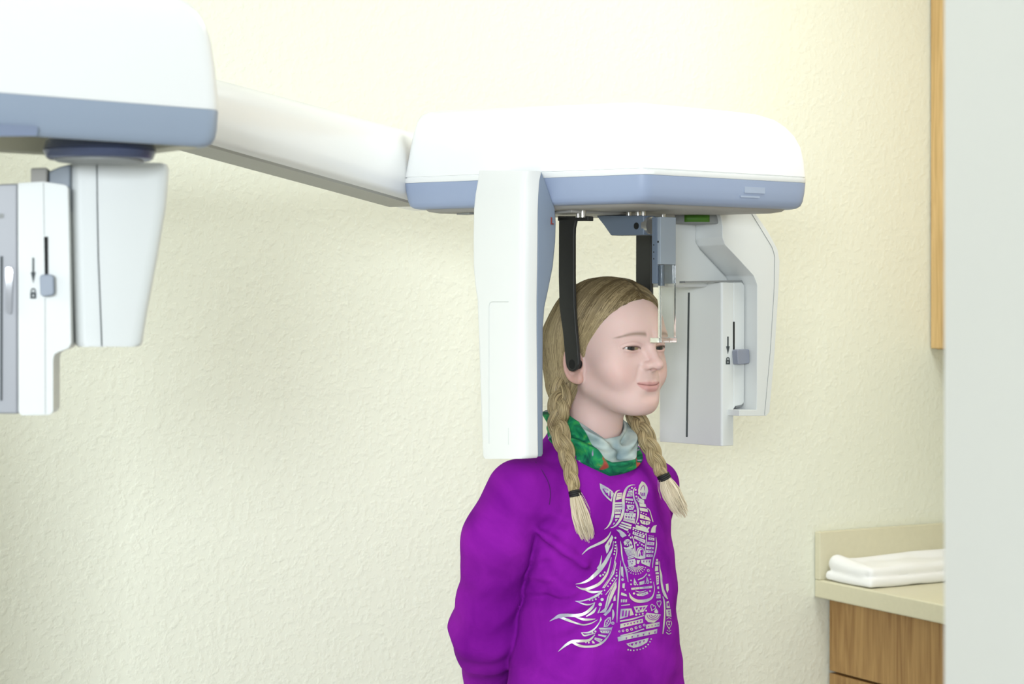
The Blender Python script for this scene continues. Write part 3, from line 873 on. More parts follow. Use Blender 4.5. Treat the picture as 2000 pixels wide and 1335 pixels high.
def face_sdf(g):
    ax = np.abs(g.x)
    X = ax + 0 * g.y + 0 * g.z
    d = head_core(g)
    d = smin(d, ell(g, (0, 0.032, -0.043), (0.0400, 0.0420, 0.0340)), 0.025)
    d = smin(d, cap(g, (0.0465, 0.004, -0.034), (0.018, 0.058, -0.060), 0.0150, 0.0150, x=ax), 0.022)
    d = smin(d, ell(g, (0, 0.0685, -0.0595), (0.0185, 0.0170, 0.0170)), 0.018)
    d = smin(d, ell(g, (0, 0.054, -0.030), (0.0310, 0.0305, 0.0270)), 0.018)
    d = smin(d, ell(g, (0.0400, 0.0440, -0.006), (0.0220, 0.0220, 0.0200), x=ax), 0.02)
    d = smin(d, ell(g, (0.0360, 0.0560, -0.0200), (0.0165, 0.0165, 0.0165), x=ax), 0.015)
    # brows and eye sockets
    d = smax(d, -ell(g, (0.0300, 0.0930, 0.0225), (0.0200, 0.0170, 0.0120), x=ax), 0.016)
    d = smin(d, cap(g, (0.010, 0.0790, 0.0375), (0.040, 0.0655, 0.0400), 0.0055, 0.0050, x=ax), 0.016)
    # nose
    d = smin(d, cap(g, (0, 0.0800, 0.0310), (0, 0.0975, 0.0010), 0.0056, 0.0070), 0.010)
    d = smin(d, ell(g, (0, 0.0998, -0.0022), (0.0082, 0.0088, 0.0072)), 0.007)
    d = smin(d, ell(g, (0.0100, 0.0885, -0.0040), (0.0062, 0.0085, 0.0058), x=ax), 0.007)
    d = smin(d, cap(g, (0, 0.0975, -0.0058), (0, 0.0860, -0.0096), 0.0036, 0.0036), 0.006)
    d = smax(d, -ell(g, (0.0056, 0.0945, -0.0105), (0.0032, 0.0055, 0.0030), x=ax), 0.003)
    # eyelids round the eyeball, opened to a narrow smiling almond
    lid = ell(g, (EX, EY_, EZ), (ER + 0.0022,) * 3, x=ax)
    d = smin(d, lid, 0.006)
    ux = (ax - EX) / 0.0127
    top = EZ + 0.0026 * np.sqrt(np.clip(1 - ux * ux, 0, 1)) - 0.0004 + 0.0006 * ux
    bot = EZ - 0.0026 * np.clip(1 - ux * ux, 0, 1) - 0.0008 + 0.0006 * ux
    op = np.maximum(np.maximum(g.z - top, bot - g.z), np.abs(ax - EX) - 0.0127) + 0 * g.y
    op = np.maximum(op, (EY_ + 0.0035) - g.y)
    d = smax(d, -op, 0.0012)
    # crease above the lid, soft pouch below the eye, smile folds
    front = sstep(0.045, 0.060, g.y)
    zcr = EZ - 0.0022 + 0.0108 * np.sqrt(np.clip(1 - ((ax - 0.0305) / 0.0180) ** 2, 0, 1))
    d = d + 0.0011 * np.exp(-((g.z - zcr) / 0.0011) ** 2) * front * (np.abs(ax - 0.0305) < 0.0176)
    zpo = EZ - 0.0050 - 0.0030 * np.sqrt(np.clip(1 - ((ax - 0.028) / 0.016) ** 2, 0, 1))
    d = d + 0.0007 * np.exp(-((g.z - zpo) / 0.0016) ** 2) * front * (np.abs(ax - 0.028) < 0.0155)
    xnl = 0.0185 + 0.30 * np.clip(-0.004 - g.z, 0, 0.04)
    d = d + 0.0010 * np.exp(-((ax - xnl) / 0.0030) ** 2) * front * sstep(-0.032, -0.022, g.z) * sstep(0.0, -0.006, g.z)
    # mouth
    zc = lambda a: -0.0335 + 0.0030 * (a / 0.023) ** 2
    pts = [(0.0, 0.0865), (0.008, 0.0855), (0.015, 0.0812), (0.0205, 0.0755), (0.0235, 0.0712)]
    for i in range(len(pts) - 1):
        a, b = pts[i], pts[i + 1]
        r = [0.0034, 0.0034, 0.0027, 0.0018, 0.0010]
        d = smin(d, cap(g, (a[0], a[1] - 0.0022, zc(a[0]) + 0.0028 * r[i] / 0.0034), (b[0], b[1] - 0.0022, zc(b[0]) + 0.0028 * r[i + 1] / 0.0034), r[i], r[i + 1], x=ax), 0.004)
        r2 = [0.0052, 0.0050, 0.0038, 0.0022, 0.0010]
        d = smin(d, cap(g, (a[0], a[1] - 0.0035, zc(a[0]) - 0.0047 * r2[i] / 0.0052), (b[0], b[1] - 0.0030, zc(b[0]) - 0.0047 * r2[i + 1] / 0.0052), r2[i], r2[i + 1], x=ax), 0.004)
    d = d + 0.0019 * np.exp(-((g.z - zc(ax)) / 0.0010) ** 2) * front * sstep(0.0250, 0.0215, ax)
    d = smax(d, -ell(g, (0, 0.0905, -0.0490), (0.0150, 0.0055, 0.0040)), 0.010)
    # ears
    ca, sa = math.cos(math.radians(24)), math.sin(math.radians(24))
    ex, ey, ez = ax - 0.0705, g.y + 0.0080, g.z + 0.0010
    n_ = ex * ca + ey * sa          # out of the ear plane
    w_ = -ex * sa + ey * ca         # towards the face
    zz = ez + 0.10 * w_
    q = np.sqrt((w_ / 0.0150) ** 2 + (zz / 0.0255) ** 2)
    rim = np.sqrt(((q - 1.0) * 0.0170) ** 2 + (n_ - 0.002) ** 2) - 0.0030
    rim = np.where(w_ > 0.010, rim + (w_ - 0.010) * 1.2, rim)
    plate = np.maximum(np.abs(n_ + 0.001) - 0.0022, (q - 1.0) * 0.0170)
    lobe = ell(g, (0.0690, 0.0005, -0.0245), (0.0045, 0.0075, 0.0080), x=ax)
    ear = smin(smin(rim, plate, 0.004), lobe, 0.006)
    ear = smin(ear, cap(g, (0.0700, 0.0015, 0.0100), (0.0715, -0.0120, -0.0120), 0.0020, 0.0022, x=ax), 0.004)
    ear = smax(ear, -ell(g, (0.0740, 0.0035, -0.0020), (0.0045, 0.0060, 0.0080), x=ax), 0.003)
    d = smin(d, ear, 0.006)
    # neck
    neck = cap(g, (0.004, -0.026, -0.020), (0.014, -0.040, -0.190), 0.0440, 0.0480)
    d = smin(d, neck, 0.022)
    return d

g = Grid((-0.094, -0.112, -0.19), (0.094, 0.122, 0.128), 0.00125)
fh = face_sdf(g)
hv, hq = surface_nets(fh, g.lo, g.h)
hx, hy, hz = hv[:, 0], hv[:, 1], hv[:, 2]
hax = np.abs(hx)
# pigment masks (lips, cheeks, brows; nostril shade is blended in below)
lipw = 0.0245
zc = -0.0335 + 0.0030 * (np.minimum(hax, 0.03) / 0.023) ** 2
ul = np.sqrt(np.clip(1 - (hax / lipw) ** 2, 0, 1))
upz = zc + 0.0052 * ul ** 1.2 - 0.0010 * np.exp(-(hx / 0.003) ** 2)
loz = zc - 0.0100 * ul ** 1.3
lip = sstep(-0.0012, 0.0008, upz - hz) * sstep(-0.0012, 0.0012, hz - loz) * sstep(0.0245, 0.0215, hax) * (hy > 0.06)
cheek = np.exp(-(((hax - 0.042) / 0.020) ** 2 + ((hz + 0.016) / 0.019) ** 2)) * (hy > 0.015)
nose_p = np.exp(-((hx / 0.012) ** 2 + ((hz - 0.0) / 0.010) ** 2)) * (hy > 0.09)
chin_p = np.exp(-((hx / 0.02) ** 2 + ((hz + 0.060) / 0.014) ** 2)) * (hy > 0.06) * 0.5
ear_p = ((hax > 0.066) & (hy < 0.012) & (hz < 0.03) & (hz > -0.04)).astype(float)
eyer = np.exp(-(((hax - EX) / 0.017) ** 2 + ((hz - EZ + 0.004) / 0.009) ** 2)) * (hy > 0.05)
bt = np.clip((hax - 0.0125) / 0.041, 0, 1)
bz = 0.0432 + 0.0028 * np.sin(np.clip(bt, 0, 1) * math.pi * 0.70) - 0.0080 * bt ** 2
bw = 0.0030 * np.clip(1 - bt, 0, 1) ** 0.6 + 0.0008
brow = np.exp(-((hz - bz) / bw) ** 2) * sstep(0.0105, 0.0150, hax) * sstep(0.0560, 0.0490, hax) * (hy > 0.045)
lash = np.exp(-((hz - (EZ + 0.0029 * np.sqrt(np.clip(1 - ((hax - EX) / 0.0138) ** 2, 0, 1)) - 0.0003)) / 0.0014) ** 2) * (np.abs(hax - EX) < 0.0150) * (hy > 0.06) * (hy < 0.0795)
skin_rgb = np.array([0.72, 0.515, 0.475])
colr = np.tile(skin_rgb, (len(hv), 1))
def blend(c, m): 
    global colr
    colr = colr * (1 - m[:, None]) + np.array(c) * m[:, None]
blend((0.69, 0.385, 0.345), 0.36 * np.clip(cheek + nose_p * 0.6 + chin_p, 0, 1))
blend((0.64, 0.34, 0.27), 0.6 * ear_p)
blend((0.56, 0.33, 0.28), 0.45 * eyer)
blend((0.20, 0.13, 0.085), 0.72 * np.clip(brow, 0, 1))
blend((0.56, 0.235, 0.23), 0.62 * lip)
blend((0.33, 0.14, 0.12), 0.8 * np.exp(-((hax - 0.0056) / 0.0030) ** 2 - ((hz + 0.0105) / 0.0024) ** 2) * (hy > 0.088))  # nostril shading painted into the skin colour
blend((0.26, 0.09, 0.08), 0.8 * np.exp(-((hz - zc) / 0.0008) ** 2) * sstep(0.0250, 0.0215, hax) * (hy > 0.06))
blend((0.10, 0.06, 0.045), 0.9 * np.clip(lash, 0, 1))

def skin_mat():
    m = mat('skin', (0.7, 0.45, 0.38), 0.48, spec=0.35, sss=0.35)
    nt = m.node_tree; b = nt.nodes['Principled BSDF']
    at = nt.nodes.new('ShaderNodeAttribute'); at.attribute_name = 'pigment_and_shade'
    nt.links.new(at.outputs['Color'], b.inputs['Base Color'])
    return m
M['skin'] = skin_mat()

# rest of the body (under the clothes) with arms folded behind the back and hands of five fingers
TCX, TCY = 0.007, -0.030               # torso axis
SH = [(0.142, -0.050, -0.197), (-0.130, -0.044, -0.204)]      # shoulders: near (her right), far
EL = [(0.148, -0.118, -0.412), (-0.125, -0.125, -0.410)]      # elbows
WR = [(0.072, -0.208, -0.560), (-0.030, -0.190, -0.555)]      # wrists
HIPZ = -0.66
def ellipse_col(g, zs, cx, cy, a, b, e=2.4):
    """stack of super-ellipse sections"""
    z = g.z.ravel()
    A = interp(z, zs, a)[None, None, :]; B = interp(z, zs, b)[None, None, :]
    CX = interp(z, zs, cx)[None, None, :]; CY = interp(z, zs, cy)[None, None, :]
    r = (np.abs((g.x - CX) / A) ** e + np.abs((g.y - CY) / B) ** e) ** (1 / e)
    d = (r - 1) * np.minimum(A, B)
    d = np.maximum(d, np.maximum(g.z - max(zs), min(zs) - g.z))
    return d
TZ = [-0.150, -0.185, -0.230, -0.290, -0.350, -0.420, -0.500, -0.580, -0.660]
TA = [0.060, 0.128, 0.146, 0.140, 0.134, 0.130, 0.134, 0.142, 0.146]
TB = [0.045, 0.072, 0.086, 0.093, 0.096, 0.096, 0.099, 0.103, 0.106]
TX_ = [TCX] * 9
TY_ = [-0.040, -0.040, -0.038, -0.032, -0.026, -0.024, -0.020, -0.018, -0.022]
def hand(g, w, side):
    """a relaxed hand hanging down and back from wrist w; side +1 her right, -1 her left"""
    w = np.array(w)
    dirn = np.array([-side * 0.62, -0.10, -0.78]); dirn /= np.linalg.norm(dirn)
    acr = np.array([-0.78 * side, 0.05, 0.62]) ; acr /= np.linalg.norm(acr)     # across the palm, towards the thumb
    nrm = np.cross(dirn, acr)
    pc = w + dirn * 0.040
    d = cap(g, w, w + dirn * 0.02, 0.020, 0.022)
    for k in (-1.2, -0.4, 0.4, 1.2):
        d = smin(d, cap(g, w + dirn * 0.012 + acr * k * 0.010, w + dirn * 0.072 + acr * k * 0.0165, 0.012, 0.0095), 0.010)
    for k, L in ((1.5, 0.056), (0.5, 0.064), (-0.5, 0.060), (-1.5, 0.046)):
        r0 = w + dirn * 0.074 + acr * k * 0.0140
        p1 = r0 + dirn * L * 0.45 + nrm * 0.004
        p2 = p1 + dirn * L * 0.30 + nrm * 0.012
        p3 = p2 + dirn * L * 0.20 + nrm * 0.014
        f_ = smin(cap(g, r0, p1, 0.0085, 0.0078), smin(cap(g, p1, p2, 0.0078, 0.0070), cap(g, p2, p3, 0.0070, 0.0060), 0.002), 0.002)
        d = smin(d, f_, 0.003)
    t0 = w + dirn * 0.022 + acr * 0.018
    t1 = t0 + dirn * 0.026 + acr * 0.022
    t2 = t1 + dirn * 0.026 + acr * 0.006
    return smin(d, smin(cap(g, t0, t1, 0.012, 0.0095), cap(g, t1, t2, 0.0095, 0.0075), 0.002), 0.006)
g = Grid((-0.22, -0.25, -0.74), (0.24, 0.13, -0.13), 0.006)
bd = ellipse_col(g, TZ, TX_, TY_, [a - 0.022 for a in TA], [b - 0.022 for b in TB])
for s_, e_, w_ in zip(SH, EL, WR):
    bd = smin(bd, cap(g, s_, e_, 0.036, 0.028), 0.03)
    bd = smin(bd, cap(g, e_, w_, 0.028, 0.020), 0.012)
bv, bq = surface_nets(bd, g.lo, g.h)
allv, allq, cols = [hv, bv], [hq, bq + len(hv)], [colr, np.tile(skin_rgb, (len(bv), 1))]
off = len(hv) + len(bv)
for w_, sd in zip(WR, (1, -1)):
    lo_ = np.array(w_) - np.array([0.13, 0.07, 0.16]); hi_ = np.array(w_) + np.array([0.13, 0.07, 0.04])
    gh = Grid(lo_, hi_, 0.0024)
    v_, q_ = surface_nets(hand(gh, w_, sd), gh.lo, gh.h)
    allv.append(v_); allq.append(q_ + off); off += len(v_)
    cols.append(np.tile(skin_rgb, (len(v_), 1)))
allv = np.concatenate(allv); allq = np.concatenate(allq); cols = np.concatenate(cols)
# lower legs reach the shoes inside the trousers
body = np_mesh('body', loc(allv), allq, [M['skin']], girl, attrs={'pigment_and_shade': ('FLOAT_COLOR', np.c_[cols, np.ones(len(cols))])})
bm_s = body.modifiers.new('smooth', 'SMOOTH'); bm_s.factor = 0.35; bm_s.iterations = 2

# ---------------------------------------------------------------- eyes
def eye_mat():
    m = mat('eye', (0.6, 0.55, 0.52), 0.22, coat=0.1)
    nt = m.node_tree; b = nt.nodes['Principled BSDF']
    tc = nt.nodes.new('ShaderNodeTexCoord')
    sp = nt.nodes.new('ShaderNodeSeparateXYZ'); nt.links.new(tc.outputs['Object'], sp.inputs[0])
    r = nt.nodes.new('ShaderNodeVectorMath'); r.operation = 'LENGTH'
    cb = nt.nodes.new('ShaderNodeCombineXYZ')
    nt.links.new(sp.outputs['X'], cb.inputs['X']); nt.links.new(sp.outputs['Z'], cb.inputs['Z'])
    nt.links.new(cb.outputs[0], r.inputs[0])
    cr = nt.nodes.new('ShaderNodeValToRGB')
    mu = nt.nodes.new('ShaderNodeMath'); mu.operation = 'MULTIPLY'; mu.inputs[1].default_value = 100.0
    nt.links.new(r.outputs['Value'], mu.inputs[0]); nt.links.new(mu.outputs[0], cr.inputs[0])
    e = cr.color_ramp
    e.elements[0].position = 0.0; e.elements[0].color = (0.008, 0.007, 0.007, 1)
    e.elements[1].position = 0.74; e.elements[1].color = (0.56, 0.50, 0.47, 1)
    for p, c in ((0.27, (0.008, 0.007, 0.007, 1)), (0.32, (0.032, 0.034, 0.032, 1)), (0.58, (0.028, 0.030, 0.030, 1)), (0.66, (0.014, 0.014, 0.014, 1))):
        q = e.elements.new(p); q.color = c
    nt.links.new(cr.outputs[0], b.inputs['Base Color'])
    return m
M['eye'] = eye_mat()
def eyeball(sx):
    V_, F_ = [], []
    nr, ns = 20, 28
    pts = [[(ER * math.sin(math.pi * i / nr) * math.cos(2 * math.pi * j / ns), ER * math.cos(math.pi * i / nr), ER * math.sin(math.pi * i / nr) * math.sin(2 * math.pi * j / ns)) for j in range(ns)] for i in range(nr + 1)]
    v, f = loft([[Vector(p) for p in r] for r in pts], cap=False)
    o = mesh_obj('eye', v, f, M['eye'], girl, origin='local', angle=180)
    o.location = (sx * EX, EY_, EZ + ZE)
    o.rotation_euler = (math.radians(-3), 0, math.radians(-6))
    return o
eyeball(1); eyeball(-1)

# ---------------------------------------------------------------- hair
def hair_mat(name, dark, light, scale=90):
    m = mat(name, light, 0.42, spec=0.4)
    nt = m.node_tree; b = nt.nodes['Principled BSDF']
    at = nt.nodes.new('ShaderNodeAttribute'); at.attribute_name = 'tone'
    r = nt.nodes.new('ShaderNodeValToRGB')
    r.color_ramp.elements[0].color = (*dark, 1); r.color_ramp.elements[1].color = (*light, 1)
    nt.links.new(at.outputs['Fac'], r.inputs[0]); nt.links.new(r.outputs[0], b.inputs['Base Color'])
    return m
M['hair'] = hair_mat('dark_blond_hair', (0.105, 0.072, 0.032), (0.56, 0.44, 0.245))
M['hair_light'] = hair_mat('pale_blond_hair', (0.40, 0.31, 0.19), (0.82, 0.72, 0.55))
def yline(z):
    return interp(z.ravel(), [0.14, 0.120, 0.106, 0.100, 0.094, 0.084, 0.070, 0.045, 0.026, 0.010, 0.002, -0.010, -0.03, -0.2],
                  [0.034, 0.056, 0.066, 0.068, 0.066, 0.058, 0.047, 0.029, 0.014, 0.007, 0.002, -0.020, -0.030, -0.030])
def hair_sdf(g):
    ax = np.abs(g.x)
    d = head_core(g)
    yl = yline(g.z)[None, None, :]
    # the hairline swings back towards the side parting's temples
    yl = yl + 0.012 * np.exp(-((ax - 0.0) / 0.02) ** 2) * 0
    t = (yl - g.y)
    thick = 0.0078 * sstep(0.0, 0.030, t) + 0.0016 * sstep(-0.0015, 0.002, t) - 0.006 * sstep(0.0, -0.004, t)
    d = d - thick
    # hair drawn back over the ears to the start of each braid
    gat = cap(g, (0.046, -0.060, 0.020), (0.060, -0.049, -0.035), 0.030, 0.020, x=ax)
    gat = smin(gat, cap(g, (0.060, -0.048, -0.030), (0.066, -0.040, -0.066), 0.018, 0.0140, x=ax), 0.02)
    gat = smin(gat, cap(g, (0.060, -0.020, 0.054), (0.062, -0.060, 0.010), 0.010, 0.015, x=ax), 0.02)
    d = smin(d, gat, 0.040)
    d = smax(d, -ell(g, (0.0790, -0.0050, -0.0020), (0.0150, 0.0200, 0.0285), x=ax), 0.005)
    nape = -0.045 - 0.25 * np.maximum(ax - 0.045, 0) * 0 
    cut = np.where(ax > 0.042, -0.085, -0.048 - 0.6 * np.maximum(ax - 0.02, 0))
    d = smax(d, cut - g.z, 0.012)
    part = np.maximum(np.abs(g.x + 0.002) - 0.0007, 0) 
    grv = 0.0016 * np.exp(-((g.x + 0.002) / 0.0022) ** 2) * (g.z > 0.05) * (g.y < 0.075)
    return d + grv
g = Grid((-0.108, -0.125, -0.10), (0.108, 0.09, 0.138), 0.0017)
hs_ = hair_sdf(g)
sv, sq = surface_nets(hs_, g.lo, g.h)
hair_bvh = BVHTree.FromPolygons([Vector(v) for v in sv], [tuple(q) for q in sq])
rng = np.random.default_rng(7)
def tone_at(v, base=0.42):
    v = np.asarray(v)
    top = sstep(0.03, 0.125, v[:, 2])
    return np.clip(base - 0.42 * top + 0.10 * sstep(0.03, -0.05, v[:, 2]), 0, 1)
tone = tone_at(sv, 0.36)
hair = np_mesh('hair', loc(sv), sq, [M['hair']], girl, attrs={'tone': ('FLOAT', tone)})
hair['label'] = 'dark blond hair parted in the middle and drawn back into two braids'

# strands combed over the shell from the parting to the root of each braid
def strands(n, side):
    V_, F_, T_ = [], [], []
    cen = Vector((0.0, -0.012, 0.035))
    root = Vector((side * 0.066, -0.040, -0.070))
    k = 0
    while k < n:
        u = rng.random()
        # start along the parting (front to crown) or the front hairline
        if rng.random() < 0.62:
            ys = 0.066 - 0.15 * u
            p0 = Vector((side * (0.0 + 0.004 * rng.random()), ys, 0.12 - 0.9 * (ys - 0.0) ** 2 / 0.09 * 0.2))
        else:
            zs = 0.104 - 0.078 * u
            yl = float(yline(np.array([zs]))[0]) - 0.002 - 0.010 * rng.random()
            p0 = Vector((side * 0.062, yl, zs))
            # slide sideways onto the surface
            lo = Vector((0, yl - 0.0, zs))
            hit = hair_bvh.ray_cast(lo, Vector((side, 0, 0)))
            if hit[0] is None: k += 1; continue
            p0 = hit[0]
        jit = Vector((rng.normal() * 0.006, rng.normal() * 0.006, rng.normal() * 0.006))
        d0 = (p0 - cen).normalized(); d1 = (root + jit - cen).normalized()
        # the middle of each lock falls alongside the temple before it turns back behind the ear
        fw = max(0.0, min(1.0, (p0.y + 0.06) / 0.125))
        mid = Vector((side * 0.080, -0.062 + 0.100 * fw ** 1.3 + 0.006 * rng.normal(), 0.030 - 0.006 * fw)) - cen
        mid.normalize()
        m = 16
        path = []
        ok = True
        for i in range(m):
            t = i / (m - 1)
            d = (d0 * (1 - t) ** 2 + mid * (2 * t * (1 - t)) * 1.25 + d1 * t ** 2).normalized()
            hit = hair_bvh.ray_cast(cen + d * 0.25, -d)
            if hit[0] is None: ok = False; break
            path.append(hit[0])
        k += 1
        if not ok: continue
        lift = 0.0004 + 0.0011 * rng.random()
        path = [p + (p - cen).normalized() * lift * min(1.0, 0.25 + i / 4) for i, p in enumerate(path)]
        w = 0.00030 + 0.00050 * rng.random()
        rad = [w * (0.30 + 0.70 * math.sin(math.pi * min(1, max(0.0, (i + 0.6) / m)) ** 0.7)) for i in range(m)]
        v, f = tube(path, rad, 4, cap=False)
        b = len(V_)
        V_ += v; F_ += [tuple(i + b for i in q) for q in f]
        clump = math.sin(p0.y * 420 + side) + math.sin(p0.y * 211 + p0.z * 300 + 1.7)
        tn = float(np.clip(0.56 + 0.13 * clump + rng.normal() * 0.13, 0.03, 1))
        vv = np.array([tuple(x) for x in v])
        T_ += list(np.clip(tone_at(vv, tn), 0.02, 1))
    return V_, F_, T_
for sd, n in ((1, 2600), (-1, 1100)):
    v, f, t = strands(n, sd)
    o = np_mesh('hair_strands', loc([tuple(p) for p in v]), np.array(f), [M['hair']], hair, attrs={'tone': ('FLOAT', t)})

# ---------------------------------------------------------------- sweatshirt
g = Grid((-0.22, -0.275, -0.76), (0.25, 0.14, -0.070), 0.0030)
def wr_noise(g, seeds, amp, freq):
    o = 0
    for (a, b, c, ph) in seeds:
        o = o + np.sin(a * g.x * freq + b * g.y * freq + c * g.z * freq + ph)
    return o * amp / len(seeds)
sh = ellipse_col(g, [-0.088, -0.100, -0.118, -0.140, -0.165, -0.190, -0.230, -0.290, -0.350, -0.420, -0.500, -0.580, -0.640, -0.70, -0.72],
                 [TCX] * 9 + [TCX + 0.006] + [TCX + 0.009] * 5, [-0.046, -0.046, -0.045, -0.043, -0.040, -0.038, -0.034, -0.030, -0.025, -0.022, -0.018, -0.014, -0.014, -0.016, -0.016],
                 [0.052, 0.056, 0.072, 0.094, 0.114, 0.126, 0.133, 0.133, 0.134, 0.142, 0.154, 0.164, 0.166, 0.160, 0.154],
                 [0.046, 0.050, 0.058, 0.066, 0.074, 0.082, 0.092, 0.101, 0.104, 0.104, 0.107, 0.113, 0.117, 0.116, 0.112], 2.2)
armd = None
for i, (s_, e_, w_) in enumerate(zip(SH, EL, WR)):
    if i == 0:
        dl = (0.168, -0.074, -0.268)
        a = smin(cap(g, s_, dl, 0.0520, 0.0520), cap(g, dl, e_, 0.0520, 0.0480), 0.02)
    else:
        a = cap(g, s_, e_, 0.0460, 0.0500)
    a = smin(a, cap(g, e_, w_, 0.0470, 0.0360), 0.050)
    a = a + 0.0020 * np.exp(-((g.z - e_[2] - 0.02) / 0.085) ** 2) * (np.abs(np.sin(g.z * 62 + g.x * 48 * (1 if i == 0 else -1) + 0.6 * np.sin(g.y * 60))) - 0.5)
    # rings of soft folds round the sleeve
    dz = g.z - e_[2]
    a = a + 0.0022 * np.sin((g.z * 95 + g.x * 70 * (1 if i == 0 else -1) + g.y * 50)) * np.exp(-(dz / 0.075) ** 2) \
          + 0.0012 * np.sin(g.z * 60 - g.y * 90 + 1.0)
    wcut = np.array(w_) - np.array(e_); wcut = wcut / np.linalg.norm(wcut)
    end = (g.x - w_[0]) * wcut[0] + (g.y - w_[1]) * wcut[1] + (g.z - w_[2]) * wcut[2] - 0.004
    a = smax(a, np.where(g.z < e_[2] + 0.02, end, -1.0), 0.004)
    armd = a if armd is None else np.minimum(armd, a)
sh = smax(sh, g.z + 0.101 + 0.85 * (g.y + 0.046), 0.004)
sh = sh + wr_noise(g, [(1, 0.4, 2.1, 0.3), (0.7, 1.2, -1.5, 1.2), (1.8, -0.5, 0.9, 2.0)], 0.0016, 34)
# pulled creases: sharp ridges that run with the stretch of the cloth
def ridge(t): return 1 - 2 * np.abs((t / math.pi) % 1.0 - 0.5)
wx = g.x + 0.010 * np.sin(g.z * 37 + g.y * 21); wz = g.z + 0.012 * np.sin(g.x * 29 + g.y * 33 + 1)
near_arm = np.exp(-(((g.x - 0.125) / 0.035) ** 2 + ((g.z + 0.33) / 0.09) ** 2))
sh = sh + 0.0050 * near_arm * (ridge((wz * 0.75 + wx * 0.55) * 150) - 0.5)
belly = sstep(-0.40, -0.56, g.z) * (g.y > -0.03)
sh = sh + 0.0022 * belly * (ridge((wz * 0.35 + wx * 0.95) * 75 + 0.7) - 0.5) + 0.002 * (ridge((wz * 0.9 - wx * 0.3) * 64) - 0.5)
# folds pulled from the armpit across the chest
for (a, b, r, dep) in (((0.150, -0.010, -0.266), (0.105, 0.055, -0.318), 0.0090, 0.016), ((0.128, 0.000, -0.345), (0.080, 0.065, -0.420), 0.014, 0.005), ((0.135, 0.0, -0.300), (0.09, 0.07, -0.345), 0.010, 0.005), ((0.150, -0.02, -0.235), (0.105, 0.055, -0.262), 0.010, 0.004),
                       ((0.12, -0.02, -0.47), (0.02, 0.09, -0.53), 0.02, 0.004), ((-0.06, 0.08, -0.50), (0.05, 0.10, -0.60), 0.02, 0.004)):
    q = cap(g, a, b, 0.0, 0.0)
    sh = sh + dep * np.exp(-(q / r) ** 2)
    q2 = cap(g, (a[0], a[1], a[2] + 2.1 * r), (b[0], b[1], b[2] + 2.1 * r), 0.0, 0.0)
    sh = sh - dep * 0.6 * np.exp(-(q2 / r) ** 2)
ka = 0.006 + 0.022 * sstep(-0.27, -0.21, g.z)
hh_ = np.maximum(ka - np.abs(sh - armd), 0) / ka
crease = 0.0028 * np.exp(-((sh - armd) / 0.0070) ** 2) * sstep(-0.235, -0.275, g.z)
sh = np.minimum(sh, armd) - hh_ * hh_ * ka * 0.25 + crease
# open bottom hem
tv, tq = surface_nets(sh, g.lo, g.h)
def purple_mat():
    m = mat('purple_cotton', (0.26, 0.018, 0.40), 0.9, spec=0.08)
    nt = m.node_tree; b = nt.nodes['Principled BSDF']
    tc = nt.nodes.new('ShaderNodeTexCoord')
    n = nt.nodes.new('ShaderNodeTexNoise'); n.inputs['Scale'].default_value = 9; n.inputs['Detail'].default_value = 5; n.inputs['Distortion'].default_value = 0.8
    nt.links.new(tc.outputs['Object'], n.inputs['Vector'])
    r = nt.nodes.new('ShaderNodeValToRGB')
    r.color_ramp.elements[0].position = 0.35; r.color_ramp.elements[0].color = (0.185, 0.006, 0.275, 1)
    r.color_ramp.elements[1].position = 0.70; r.color_ramp.elements[1].color = (0.305, 0.015, 0.415, 1)
    nt.links.new(n.outputs['Fac'], r.inputs[0]); nt.links.new(r.outputs[0], b.inputs['Base Color'])
    mp = nt.nodes.new('ShaderNodeMapping'); mp.inputs['Scale'].default_value = (900, 900, 300)
    nt.links.new(tc.outputs['Object'], mp.inputs['Vector'])
    k = nt.nodes.new('ShaderNodeTexNoise'); k.inputs['Scale'].default_value = 1.0; k.inputs['Detail'].default_value = 2
    nt.links.new(mp.outputs[0], k.inputs['Vector'])
    n3 = nt.nodes.new('ShaderNodeTexNoise'); n3.inputs['Scale'].default_value = 45; n3.inputs['Detail'].default_value = 3; n3.inputs['Distortion'].default_value = 1.5
    nt.links.new(tc.outputs['Object'], n3.inputs['Vector'])
    bp = nt.nodes.new('ShaderNodeBump'); bp.inputs['Strength'].default_value = 0.25; bp.inputs['Distance'].default_value = 0.0006
    nt.links.new(k.outputs['Fac'], bp.inputs['Height'])
    bp2 = nt.nodes.new('ShaderNodeBump'); bp2.inputs['Strength'].default_value = 0.35; bp2.inputs['Distance'].default_value = 0.0025
    nt.links.new(n3.outputs['Fac'], bp2.inputs['Height']); nt.links.new(bp2.outputs[0], bp.inputs['Normal'])
    nt.links.new(bp.outputs[0], b.inputs['Normal'])
    return m
M['purple'] = purple_mat()
shirt = np_mesh('sweatshirt', loc(tv), tq, [M['purple']], girl)
sm_ = shirt.modifiers.new('smooth', 'SMOOTH'); sm_.factor = 0.5; sm_.iterations = 4
shirt['label'] = 'purple long-sleeved sweatshirt'
